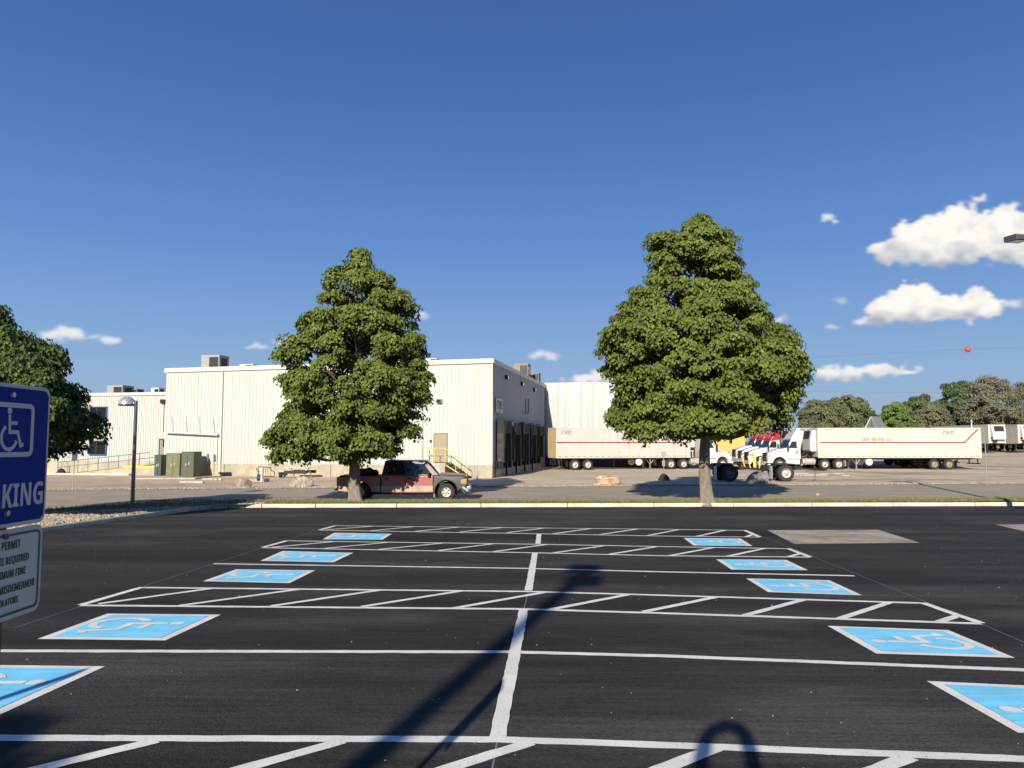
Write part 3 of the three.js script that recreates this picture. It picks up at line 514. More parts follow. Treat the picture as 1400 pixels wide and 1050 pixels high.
{ // office annex at the far end
  const b = thing('office_annex', 'lower white ribbed office building with blue-framed windows and an access ramp', 'building', bPos, bTurn), z = -1.6, X1 = -BW - .1, n = 21, X0 = X1 - n * .9;
  const H = onFace(180, 537.5, 'z', z).y;
  new MB().span(X0 + .05, X1 - .02, -.4, H - .1, z - 18, z - .06).build('core', mat.trimWhite, b);
  new MB().span(X0, X1, -.4, 1.05, z - .05, z + .06).build('foundation', mat.foundation, b);
  panelRun(b, sheet4, .9, X0, n, 1.055, () => H - .02, z, false, [mat.whitePanel, mat.whitePanelB]);
  new MB().span(X0 - .1, X1, H - .2, H + .05, z - .02, z + .13).build('roof_fascia', mat.trimWhite, b);
  const blue = std(C(.03, .075, .16), .5);
  for (const [ax, ay, bx, by] of [[124, 556, 146.5, 576.5], [123, 602.5, 145.5, 622.5], [60, 602, 76, 622.5], [56, 556, 76, 576.5], [20, 602, 42, 622.5]]) {
    const p = onFace(ax, ay, 'z', z + .06), q = onFace(bx, by, 'z', z + .06), w = sub('window', b), t = .09;
    new MB().span(p.x, q.x, p.y - t, p.y, z + .03, z + .15).span(p.x, q.x, q.y, q.y + t, z + .03, z + .15).span(p.x, p.x + t, q.y + t, p.y - t, z + .03, z + .15).span(q.x - t, q.x, q.y + t, p.y - t, z + .03, z + .15).build('frame', blue, w);
    new MB().span(p.x + t, q.x - t, q.y + t, p.y - t, z + .045, z + .07).build('pane', mat.pane, w);
    new MB().box(.03, p.y - q.y - 2 * t, .03, mix(p.x, q.x, .4), (p.y + q.y) / 2, z + .09).build('mullion', std(C(.1, .1, .09), .6), w);
  }
  const dp = onFace(218, 600, 'z', z + .05), dq = onFace(226.2, 628, 'z', z + .05), dr = sub('door', b);
  new MB().span(dp.x + .06, dq.x, dq.y, dp.y - .06, z + .04, z + .07).build('leaf', std(C(.24, .22, .19), .6), dr);
  new MB().span(dp.x, dp.x + .06, dq.y, dp.y, z + .03, z + .12).span(dp.x, dq.x, dp.y - .06, dp.y, z + .03, z + .12).build('frame', mat.blackMetal, dr);
  new MB().span(dq.x - .28, dq.x - .1, dq.y + 1.0, dq.y + 1.6, z + .07, z + .08).build('pane', mat.pane, dr);
  wallLamp(b, onFace(224, 549, 'z', z + .05), 'z');
  new MB().box(.06, 2.6, .06, onFace(224.5, 560, 'z', z).x, onFace(224.5, 568, 'z', z).y, z + .09).build('conduit', std(C(.45, .45, .43), .5), b);
  // ramp with railing
  const rp = sub('access_ramp', b), zf = z + 2.2, A = onFace(88, 646, 'z', zf).x, B = onFace(168, 640, 'z', zf).x, E = onFace(222, 640, 'z', zf).x, top = onFace(190, 639, 'z', zf).y;
  new MB().extr([[A, -.2], [A, .02], [B, top - .05], [E, top - .05], [E, -.2]], 1.8, 0, zf - 1.8).build('ramp_slab', mat.foundation, rp);
  new MB().span(B, E, top - .045, top + .13, zf - .18, zf + .012).build('yellow_edge', mat.yellow, rp);
  new MB().span(A - 2, B + .8, -.02, .13, zf + .05, zf + .35).build('low_kerb', mat.kerb, rp);
  const rail = new MB(), P = (px, py) => onFace(px, py, 'z', zf - .1), grey = std(C(.10, .11, .12), .5);
  const topL = P(79.5, 632), topR = P(205, 618.5), midL = P(80, 639), midR = P(205, 626), lowR = P(221, 625);
  rail.bar(topL, topR, .03, .03, 6).bar(midL, midR, .026, .026, 6).bar(midR, lowR, .026, .026, 6);
  for (let i = 0; i <= 9; i++) { const t = i / 9, p = topL.clone().lerp(topR, t); rail.bar(V(p.x, Math.max(0, mix(-.0, top, (p.x - A) / (B - A) > 1 ? 1 : clamp((p.x - A) / (B - A)))), p.z), p, i % 2 ? .018 : .028, i % 2 ? .018 : .028, 6); }
  rail.build('railing', grey, rp);
}
{ // storage wing behind the docks
  const b = thing('storage_wing', 'tall flat white insulated storage wing streaked grey behind the left white trailer', 'building', bPos, bTurn), z = -26.4, H = onFace(800, 524, 'z', z).y, n = 12, w = 1.25;
  new MB().span(.1, 15.0, -.4, H - .1, z - 20, z - .05).build('core', mat.trimWhite, b);
  const g = new MB().span(0, w - .008, 0, 1, -.04, .02).geo();
  for (let i = 0; i < n; i++) { const o = mesh('wall_panel', g, i % 3 === 2 ? mat.whitePanelB : mat.wingPanel, b); o.position.set(.06 + i * w, 1.1, z); o.scale.y = H - 1.1; }
  new MB().span(.06, 15.05, -.4, 1.095, z - .04, z + .04).build('foundation', std(C(.06, .057, .052), .9), b);
  new MB().span(0, 15.05, H, H + .1, z - .06, z + .06).build('roof_fascia', mat.trimWhite, b);
  for (const x of [1.2, 4.4, 7.6, 10.8]) { const d = sub('dock_door', b); new MB().span(x, x + 2.5, 1.2, 3.9, z + .025, z + .06).build('leaf', std(C(.03, .03, .032), .7), d); new MB().box(.12, 1.1, .12, x - .25, .55, z + .6).build('bollard', std(C(.45, .3, .04), .7), d); }
}
function roofUnit(name, label, px0, py0, px1, d, h, m, deep, louvres) {   // box on a roof: px0..px1 wide, top at py0
  const a = atDepth(px0, py0, d), b = atDepth(px1, py0, d), w = b.x - a.x, y0 = a.y - h, o = thing(name, label, 'roof unit', V((a.x + b.x) / 2, y0, -d), bTurn);
  new MB().rbox(w, h, deep, .02, 0, h / 2, 0).build('casing', m, o);
  new MB().box(w * .5, h * .7, .03, w * .2, h * .5, deep / 2 + .012).build('louvre_panel', mat.blackMetal, o);
  new MB().box(.03, h * .6, deep * .6, w / 2 + .012, h * .5, 0).build('side_grille', louvres || mat.blackMetal, o);
  new MB().box(w * 1.04, .08, deep * 1.04, 0, -.04, 0).build('base_curb', mat.steel, o);
}
const unitGrey = std(C(.30, .30, .28), .6), unitTan = std(C(.25, .2, .14), .7);
roofUnit('rooftop_unit', 'grey box unit with dark side standing highest on the warehouse front roof', 281, 486.5, 308, 66, 1.3, unitGrey, 1.5);
roofUnit('roof_hatch', 'low white hatch just above the warehouse front roof edge', 331, 498.5, 351, 65, .45, mat.trimWhite, 1.0);
roofUnit('roof_vent', 'small low dark-topped vent on the roof beside the tree crown', 584, 490.5, 599, 60, .4, mat.trimWhite, .8);
roofUnit('rooftop_unit', 'brown weathered unit on the roof above the dock lamps', 704, 498, 724, 76, 1.3, unitTan, 1.6, mat.steel);
roofUnit('rooftop_unit', 'lower tan unit on the roof at the inner corner of the docks', 725, 510, 738, 79, .9, unitTan, 1.2);
roofUnit('rooftop_unit', 'grey ventilation unit above the annex windows', 153, 527.5, 177, 67, 1.0, unitGrey, 1.5);
roofUnit('rooftop_unit', 'short tan and black unit on the annex roof beside the grey one', 178, 532, 193, 68, .6, unitTan, 1.0);
roofUnit('roof_fan', 'small round-capped white fan on the annex roof by the taller wall', 210, 530.5, 222, 66, .7, mat.trimWhite, .8);

// ---------------------------------------------------------------- wheels and vehicles
function lathe(pts, seg = 28) { const g = new THREE.LatheGeometry(pts.map((p) => new THREE.Vector2(p[0], p[1])), seg); g.rotateX(Math.PI / 2); return plainGeo(g); }
const wheelGeos = {};
function makeWheel(parent, x, z, r, w, rimR, face, rimMat, kind = 'truck') {   // axle along z; face = +1/-1 side that shows
  const o = sub('wheel', parent, x, r, z), key = [r, w, rimR, kind].join();
  if (!wheelGeos[key]) {
    const t = lathe([[rimR, -w / 2], [r * .93, -w / 2], [r * .985, -w * .42], [r, -w * .3], [r, w * .3], [r * .985, w * .42], [r * .93, w / 2], [rimR, w / 2]], 36);
    const rim = new MB().add(lathe(kind === 'truck' ? [[rimR, w * .5], [rimR * .93, w * .52], [rimR * .88, w * .3], [rimR * .55, w * .22], [rimR * .5, w * .38], [rimR * .24, w * .4], [rimR * .2, w * .55], [0, w * .56]] : [[rimR, w * .5], [rimR * .9, w * .5], [rimR * .86, w * .3], [rimR * .8, w * .26], [0, w * .22]], 30));
    if (kind !== 'truck') { for (let i = 0; i < 6; i++) { const a = i / 6 * 2 * Math.PI; rim.box(rimR * .74, rimR * .3, w * .16, Math.cos(a) * rimR * .5, Math.sin(a) * rimR * .5, w * .38, 0, 0, a); } rim.add(lathe([[rimR * .3, w * .3], [rimR * .27, w * .5], [0, w * .52]], 18)); }
    const holes = new MB(); const n = kind === 'truck' ? 10 : 6; for (let i = 0; i < n; i++) { const a = (i + .5) / n * 2 * Math.PI, q = kind === 'truck' ? .70 : .6; holes.box(rimR * (kind === 'truck' ? .14 : .26), rimR * .16, .02, Math.cos(a) * rimR * q, Math.sin(a) * rimR * q, w * (kind === 'truck' ? .265 : .25), 0, 0, a); }
    wheelGeos[key] = [t, rim.geo(), holes.geo()];
  }
  const [t, rim, holes] = wheelGeos[key]; mesh('tyre', t, mat.tyre, o); mesh('rim', rim, rimMat, o); mesh('hand_holes', holes, mat.black, o);
  if (face < 0) o.rotation.y = Math.PI; return o;
}
const rimWhite = std(C(.5, .48, .43), .5), rimRust = std(white1, .8, { map: mottle([.30, .235, .15], .5, .8, 75, { grain: .3 }) }), rimAlu = std(C(.62, .58, .5), .4, { metalness: .5 });
const stripeRed = std(C(.27, .06, .065), .6), letterGrey = std(C(.25, .25, .235), .6);
const font = await new FontLoader().loadAsync('fonts/droid/droid_sans_bold.typeface.json');
function textGeo(s, h, depth = .004, sx = 1, shear = 0) { const g = new TextGeometry(s, { font, size: h, depth, curveSegments: 4, bevelEnabled: false }); g.computeBoundingBox(); const b = g.boundingBox; g.translate(-b.min.x, 0, 0); g.scale(sx, 1, 1); if (shear) g.applyMatrix4(M4().makeShear(0, 0, shear, 0, 0, 0)); g.userData.w = (b.max.x - b.min.x) * sx; return plainGeo(g); }
for (const [nb, s0, wb, hb] of boards) { const g = textGeo('CWD', hb * .5, .012, 1); g.computeBoundingBox(); const w = g.boundingBox.max.x; g.scale(wb * .8 / w, 1.25, 1); const m = mesh('lettering', g, std(C(.09, .09, .1), .6), nb); m.rotation.y = Math.PI / 2; m.position.set(.131, s0.y - hb * .76, s0.z - wb * .1); new MB().box(wb * .3, .07, .012, 0, 0, 0).build('small_print', std(C(.1, .1, .1), .6), nb).position.set(.137, s0.y - hb * .88, s0.z - wb * .5); nb.children[2].rotation.y = Math.PI / 2; }

function makeTrailer(o, { L, axles, gear, spare, text, cwd, rearMat, doors = [], rims = [0, 0], stripeUp = true, reefer = true, stripe = true }) {   // x forward from the rear doors, ground at y = 0
  const y0 = 1.06, y1 = 4.02, hw = 1.29, t = .02;
  const box = new MB(); box.span(.06, L - .02, y0 + .16, y1, -hw, hw); box.build('cargo_box', mat.trailerWhite, o);
  for (const s of [-1, 1]) {
    const seams = new MB(); for (let x = 1.22; x < L - .4; x += 1.22) seams.box(.025, y1 - y0 - .35, .012, x, (y0 + y1) / 2 + .05, s * (hw + .002)); seams.build('side_seams', std(C(.47, .455, .40), .5), o);
    const rail = new MB().box(L - .04, .16, .05, L / 2, y0 + .14, s * hw); rail.build('bottom_rail', std(C(.50, .48, .42), .5), o);
    const lugs = new MB(); for (let x = .4; x < L - .3; x += .62) lugs.box(.3, .05, .02, x, y0 + .235, s * (hw + .02)); lugs.build('rail_lugs', std(C(.2, .19, .17), .7), o);
    new MB().box(L, .14, .06, L / 2, y1 - .03, s * hw).build('top_rail', mat.trailerWhite, o);
    if (stripe) {
      const st = new MB(), z = s * (hw + .013), x0 = stripeUp ? 1.6 : .06; st.box(L - .3 - x0, .12, .01, (L - .3 + x0) / 2, 2.62, z);
      if (stripeUp) { const a = V(1.64, 2.62, z), b = V(.2, 3.98, z), d = b.clone().sub(a); st.box(d.length(), .12, .012, (a.x + b.x) / 2, (a.y + b.y) / 2, z + s * .003, 0, 0, Math.atan2(d.y, d.x)); }
      st.build('red_stripe', stripeRed, o);
      for (const [str, xa, xb, y, h, sh, m] of [[text && 'Cash - Wa Dist. Co.', text?.[0], text?.[1], 2.78, .34, 0, letterGrey], ['CWD', cwd[0], cwd[1], 3.42, .36, .15, letterGrey]]) {
        if (!str) continue; const g = textGeo(str, h, .006, 1, sh); g.computeBoundingBox(); const w = g.boundingBox.max.x; g.scale((xb - xa) / w, 1, 1);
        const m2 = mesh('lettering', g, m, o); if (s > 0) m2.position.set(xa, y, hw + .012); else { m2.rotation.y = Math.PI; m2.position.set(xb, y, -hw - .012); }
      }
    }
    for (const [a, b] of doors) { const d = new MB(); d.box(.03, 2.5, .015, a, 2.45, s * (hw + .01)).box(.03, 2.5, .015, b, 2.45, s * (hw + .01)).box(b - a, .03, .015, (a + b) / 2, 1.3, s * (hw + .01)).box(.1, .05, .03, a + .15, 1.75, s * (hw + .012)); d.build('side_door', std(C(.33, .32, .29), .6), o); }
  }
  const rear = sub('rear_doors', o); for (const s of [-1, 1]) new MB().rbox(.05, y1 - y0 - .35, hw - .1, .01, .03, (y0 + y1) / 2 + .05, s * (hw / 2 - .03)).build('door_leaf', rearMat || mat.trailerWhite, rear);
  new MB().box(.08, .14, 2 * hw, .03, y1 - .04, 0).box(.08, .18, 2 * hw, .03, y0 + .16, 0).box(.08, y1 - y0 - .3, .08, .03, (y0 + y1) / 2, hw - .02).box(.08, y1 - y0 - .3, .08, .03, (y0 + y1) / 2, -hw + .02).build('door_frame', mat.trailerWhite, rear);
  new MB().box(.08, .1, 2.2, .05, .55, 0).box(.08, .5, .08, .07, .8, .7).box(.08, .5, .08, .07, .8, -.7).build('underride_guard', mat.blackMetal, o);
  const fr = new MB(); for (const z of [-.5, .5]) fr.box(L - 1, .18, .12, L / 2, y0 - .02, z); for (let x = .6; x < L; x += 1.2) fr.box(.08, .1, 2.3, x, y0 + .03, 0); fr.box(2.8, .2, .9, (axles[0] + axles[1]) / 2, .82, 0); fr.build('chassis', mat.black, o);
  axles.forEach((x, i) => { for (const s of [-1, 1]) { makeWheel(o, x, s * 1.12, .5, .34, .3, s, rims[i] ? rimRust : rimWhite); } new MB().bar(V(x, .5, -1), V(x, .5, 1), .07, .07, 8).build('axle', mat.black, o); });
  for (const s of [-1, 1]) { new MB().box(.02, .62, .55, axles[0] - .75, .58, s * 1.0, 0, 0, .06).build('mud_flap', mat.rubber, o); new MB().box(.12, .98, .12, gear, .56, s * .9).box(.3, .05, .3, gear, .06, s * .9).bar(V(gear - .45, 1.05, s * .9), V(gear, .45, s * .9), .03, .03, 6).bar(V(gear + .45, 1.05, s * .9), V(gear, .45, s * .9), .03, .03, 6).build('landing_leg', mat.steel, o); }
  const sp_ = new MB().add(lathe([[0, -.12], [.3, -.12], [.36, -.06], [.36, .06], [.3, .12], [0, .12]], 20), M4().makeTranslation(spare, .72, .95)).add(lathe([[0, -.12], [.3, -.12], [.36, -.06], [.36, .06], [.3, .12], [0, .12]], 20), M4().makeTranslation(spare, .72, -.95)); sp_.build('air_tank', mat.trimWhite, o);
  for (let x = .3; x < L; x += 4) new MB().box(.08, .05, .03, x, y0 + .15, hw + .03).build('side_marker', std(C(.5, .2, .03), .5), o);
  if (reefer) {
    const u = sub('cooling_unit', o, L, 0, 0), pr = [[0, 1.75], [.52, 1.75], [.6, 1.9], [.6, 2.9], [.42, 3.75], [.3, 3.85], [0, 3.85]];
    new MB().extr(pr, 2.0, .03, -1.0).build('housing', mat.whitePaint, u);
    new MB().extr([[.1, 3.0], [.63, 3.0], [.61, 3.12], [.45, 3.78], [.1, 3.8]], 1.45, .01, -.72).build('grille', mat.blackMetal, u);
    new MB().span(.1, .62, 1.83, 2.15, 1.0, 1.006).span(.2, .3, 2.3, 2.4, 1.0, 1.008).span(.2, .3, 2.3, 2.4, -1.008, -1.0).build('side_vents', mat.black, u);
    new MB().box(.4, .35, .5, .25, 1.5, .5).build('fuel_box', mat.blackMetal, u);
  }
  return o;
}
function makeTractor(o, { red = false, fairing = true } = {}) {        // x forward; x = 0 between the two drive axles
  const W = mat.whitePaint, rim = rimWhite;
  const arch = (cx, r, n = 14) => { const p = []; for (let i = 0; i <= n; i++) { const a = i / n * Math.PI; p.push([cx + r * Math.cos(a), .55 + r * Math.sin(a)]); } return p; };
  // hood with fenders
  const hood = new MB().extr([[4.25, .62], [4.36, .55], ...arch(5.05, .66).reverse().filter((p) => p[1] >= .55), [5.95, .55], [6.12, .62], [6.16, 1.2], [6.05, 1.52], [5.75, 1.72], [5.1, 1.93], [4.25, 2.1]], 2.1, .09, -1.05, 3);
  hood.warp((v) => { const t = clamp((v.x - 4.6) / 1.6), k = v.y > 1.3 ? 1 - .30 * t * clamp((v.y - 1.3) / .5) - .12 * t : 1 - .1 * t * t; v.z *= k * (v.y > 1.25 ? .93 : 1.1); }); hood.build('hood', W, o);
  for (const s of [-1, 1]) { const lip = []; for (let i = 0; i <= 16; i++) { const a = (i / 16) * Math.PI; lip.push(V(5.05 + .69 * Math.cos(a), .55 + .69 * Math.sin(a), s * 1.13)); } new MB().tube(lip, .035, 6, 30).build('fender_lip', mat.whitePaint, o); new MB().box(.4, .06, .03, 4.75, 1.78, s * .97, 0, 0, -.12).build('hood_vent', mat.black, o); new MB().rbox(.14, .3, .42, .04, 6.0, 1.2, s * .78).build('headlight', mat.glass, o); }
  new MB().rbox(.12, .85, 1.15, .03, 6.13, 1.2, 0).build('grille', mat.blackMetal, o);
  new MB().rbox(.3, .36, 2.3, .06, 6.1, .58, 0).build('bumper', W, o);
  // cab
  const cab = new MB().extr([[2.95, 1.0], [4.4, 1.0], [4.4, 2.0], [4.28, 2.12], [3.85, 2.9], [3.7, 3.02], [2.95, 3.05]], 2.3, .07, -1.15, 3); cab.warp((v) => { if (v.y > 2) v.z *= 1 - .1 * (v.y - 2); }); cab.build('cab', W, o);
  for (const s of [-1, 1]) {
    new MB().extr([[3.32, 2.08], [4.12, 2.08], [3.8, 2.72], [3.32, 2.72]], .02, 0, s > 0 ? 1.115 : -1.135).warp((v) => { v.z *= 1 - .1 * (v.y - 2) + .012; }).build('side_window', mat.glass, o);
    new MB().box(.015, 1.75, .012, 3.24, 1.85, s * 1.148).box(.015, 1.0, .012, 4.3, 1.5, s * 1.152).box(1.06, .015, .012, 3.77, 1.02, s * 1.152).build('door_seam', mat.blackMetal, o);
    new MB().rbox(.1, .22, .05, .01, 3.34, 1.66, s * 1.165).build('door_handle', mat.black, o);
    new MB().rbox(.12, .62, .24, .03, 4.28, 2.15, s * 1.42).bar(V(4.2, 2.4, s * 1.1), V(4.28, 2.4, s * 1.42), .02, .02, 6).bar(V(4.2, 1.95, s * 1.1), V(4.28, 1.95, s * 1.42), .02, .02, 6).build('mirror', mat.black, o);
    new MB().rbox(1.25, .48, .5, .04, 3.7, .74, s * .92).build('step_box', W, o);
    new MB().add(lathe([[0, -.62], [.27, -.62], [.31, -.58], [.31, .58], [.27, .62], [0, .62]], 22), M4().makeRotationY(Math.PI / 2).setPosition(2.15, .78, s * .88)).build('fuel_tank', mat.tank, o);
    new MB().box(.06, .68, .66, 2.55, .78, s * .88).box(.06, .68, .66, 1.75, .78, s * .88).build('tank_strap', mat.steel, o);
    for (const x of [-.68, .68]) makeWheel(o, x, s * 1.02, .51, .56, .3, s, rim);
    makeWheel(o, 5.05, s * 1.02, .51, .3, .3, s, rim);
    new MB().box(.02, .6, .6, -1.35, .6, s * 1.0).build('mud_flap', mat.trimWhite, o);
  }
  new MB().extr([[0, 0], [.02, 0], [.02, 1], [0, 1]], 1.86, 0, -.93).warp((v) => { v.x = mix(4.315, 3.875, v.y) + v.x; v.y = mix(2.14, 2.88, v.y); }).build('windshield', mat.pane, o);
  if (fairing) new MB().extr(red ? [[2.95, 2.92], [4.02, 2.74], [3.8, 3.05], [3.15, 4.05], [2.95, 4.08]] : [[2.95, 3.04], [3.85, 2.98], [3.65, 3.3], [3.15, 4.02], [2.95, 4.05]], red ? 2.24 : 2.1, .05, red ? -1.12 : -1.05).build('roof_fairing', red ? std(C(.42, .012, .03), .4) : W, o);
  if (red && fairing) for (const z of [-.62, 0, .62]) new MB().box(1.15, .03, .05, 3.5, 3.56, z, 0, 0, -1.0).build('fairing_rib', std(C(.62, .16, .2), .5), o);
  const fr = new MB(); for (const z of [-.42, .42]) fr.box(6.9, .24, .09, 2.2, .92, z); fr.box(1.0, .1, .9, 0, 1.08, 0).box(.5, .4, 1.6, 2.75, .9, 0); fr.bar(V(-.68, .51, -.9), V(-.68, .51, .9), .08, .08, 8).bar(V(.68, .51, -.9), V(.68, .51, .9), .08, .08, 8).bar(V(5.05, .51, -.9), V(5.05, .51, .9), .07, .07, 8); fr.build('chassis', mat.black, o);
  new MB().bar(V(2.8, .9, 1.0), V(2.8, 3.0, 1.0), .075, .075, 10).build('exhaust_stack', mat.chrome, o);
  new MB().tube([V(2.9, 1.9, .3), V(2.4, 1.25, .35), V(1.9, 1.3, .3), V(1.75, 1.75, .2)], .025, 6, 24).build('air_hose', std(C(.25, .25, .25), .6), o);
  return o;
}

// ---------------------------------------------------------------- trucks in the yard
const trRot = 14 * R, trPos = V(4.19 - 1.29 * Math.sin(trRot), 0, -73.5 - 1.29 * Math.cos(trRot));
const along = (p, turn, x, z = 0) => V(p.x + x * Math.cos(turn) + z * Math.sin(turn), groundY(p.z), p.z - x * Math.sin(turn) + z * Math.cos(turn));
const rearTan = std(white1, .75, { map: mottle([.60, .44, .20], .15, 2, 76) });
makeTrailer(thing('semi_trailer', 'white trailer with tan rear doors backed up beside the loading docks', 'trailer', trPos, trRot), { L: 14, axles: [1.9, 3.2], gear: 9.8, spare: 8.6, text: [6.8, 10.7], cwd: [.55, 1.5], rearMat: rearTan, doors: [[6.3, 7.5], [12.2, 13.5]], stripeUp: false, reefer: true });
makeTractor(thing('semi_truck', 'white day-cab truck coupled to the tan-doored trailer, half hidden by a trunk', 'truck', along(trPos, trRot, 12.55), trRot));
const rPos = V(45.9, 0, -76.8);
const rightTrailer = makeTrailer(thing('semi_trailer', 'long white trailer whose red stripe turns up at its rear corner', 'trailer', rPos, Math.PI + .004), { L: 16.05, axles: [3.2, 4.65], gear: 12.15, spare: 10.9, text: [8.8, 11.75], cwd: [2.6, 3.75], rims: [1, 1] });
const rightTruck = makeTractor(thing('semi_truck', 'white day-cab truck coupled to the long red-striped trailer', 'truck', V(31.25, 0, -76.8), Math.PI));
const redTruck = makeTractor(thing('semi_truck', 'white truck with red roof fairing in the row behind the long trailer', 'truck', V(30.7, groundY(-81), -81), Math.PI, 'red-roofed trucks parked in a row'), { red: true });
for (const [x, z] of [[31.2, -85], [31.7, -89]]) dup(redTruck, 'semi_truck', redTruck.userData.label, V(x, groundY(z), z), Math.PI, 'red-roofed trucks parked in a row');
dup(rightTrailer, 'semi_trailer', 'white trailer parked side by side behind the long red-striped one', V(46.3, groundY(-81), -81), Math.PI, 'trailers hidden behind the long one');
dup(rightTrailer, 'semi_trailer', 'white trailer parked side by side behind the long red-striped one', V(46.6, groundY(-85), -85), Math.PI, 'trailers hidden behind the long one');
{
  const far = makeTrailer(thing('reefer_trailer', 'white cooled trailer parked nose forward at the back of the yard', 'trailer', V(73.6, groundY(-133), -133), -Math.PI / 2, 'cooled trailers parked at the yard end'), { L: 16, axles: [3, 4.4], gear: 12, spare: 10.5, cwd: [2, 3], stripe: false });
  far.rotation.x = 0;
  for (const [px, d] of [[1402, 133], [1440, 133]]) dup(far, 'reefer_trailer', far.userData.label, V((px - 700) / F * 117, groundY(-d), -d), -Math.PI / 2, 'cooled trailers parked at the yard end');
}
function makeDolly(o, rim) {
  const f = new MB(); for (const z of [-.45, .45]) f.box(2.2, .2, .1, .1, .86, z); f.box(.9, .08, 1.0, 0, 1.04, 0).box(.1, .2, 1.0, 1.2, .86, 0).box(.1, .2, 1.0, -1.0, .86, 0);
  f.bar(V(1.15, .86, .45), V(2.9, .72, .05), .06, .06, 6).bar(V(1.15, .86, -.45), V(2.9, .72, -.05), .06, .06, 6).bar(V(0, .54, -.95), V(0, .54, .95), .08, .08, 8); f.build('frame', mat.blackMetal, o);
  new MB().add(new THREE.TorusGeometry(.11, .035, 8, 16).rotateX(Math.PI / 2), M4().makeTranslation(3.0, .72, 0)).build('tow_eye', mat.blackMetal, o);
  new MB().bar(V(2.3, 0, .1), V(2.3, .78, .1), .04, .04, 8).box(.2, .03, .2, 2.3, .015, .1).build('support_leg', std(C(.2, .12, .08), .8), o);
  new MB().extr([[-.5, 0], [.55, .03], [.55, .1], [-.5, .07]], .95, .01, -.47).warp((v) => { v.y += 1.08; }).build('fifth_wheel_plate', mat.black, o);
  for (const s of [-1, 1]) { makeWheel(o, 0, s * .98, .55, .5, .31, s, rim); new MB().box(.03, .85, .6, -.95, .6, s * .95).build('mud_flap', s > 0 ? mat.trimWhite : mat.rubber, o); new MB().extr([[-.75, 1.0], [-.55, 1.14], [.55, 1.14], [.75, 1.0], [.75, 1.03], [.55, 1.18], [-.55, 1.18], [-.75, 1.03]], .55, 0, s > 0 ? .68 : -1.23).build('fender', mat.black, o); }
}
makeDolly(thing('converter_dolly', 'black single-axle trailer dolly in the tree shade, beside the trunk', 'dolly', V((995 - 700) / F * 52, 0, -53), .03), std(C(.16, .15, .14), .7));
makeDolly(thing('converter_dolly', 'black single-axle trailer dolly with cream wheels just past the rounded boulder', 'dolly', V((1072 - 700) / F * 52, 0, -53), -.03), rimWhite);
for (const [px, py, h, lean, w] of [[1019, 641, 1.2, .25, 0], [1026, 641, 1.1, .15, 0], [1032, 640, 1.45, .02, 1], [1038, 641, 1.0, -.1, 0], [1045, 641, 1.2, -.05, 0]]) {
  const p = onY(px, py), o = thing('yellow_post', ['leaning yellow and white marker post among the dollies', 'broad upright yellow marker post among the dollies'][w], 'post', p, 0, w ? undefined : 'leaning marker posts');
  new MB().rbox(w ? .3 : .14, h, .14, .02, 0, h / 2 + .06, 0).build('shaft', mat.yellow, o); new MB().rbox(w ? .32 : .16, .2, .16, .02, 0, h + .08, 0).build('cap', mat.trimWhite, o); new MB().rbox(.5, .07, .5, .02, 0, .035, 0).build('foot', mat.rubber, o); o.children[0].rotation.z = o.children[1].rotation.z = lean; if (!w) { o.children[0].scale.x = o.children[0].scale.z = .7; }
}
{ // scrap timbers and pipes on the yard beside the dolly
  const spots = [[1092, 648, 1.6, .1], [1102, 650, 2.6, -.05], [1112, 650.5, 2.2, .04], [1126, 648.5, .9, .3], [1146, 648.5, .9, -.3], [1155, 651, .7, .1]];
  spots.forEach(([px, py, L, a], i) => { const p = onY(px, py), o = thing('scrap_timber', 'weathered plank lying on the yard beside the cream-wheeled dolly', 'plank', p, a, 'planks scattered on the yard'); new MB().rbox(L, .09, .2, .01, 0, .05, 0).build('plank', std(C(.42, .35, .27), .8), o); new MB().box(.04, .1, .21, -L * .4, .052, 0).build('strap', mat.blackMetal, o); });
}
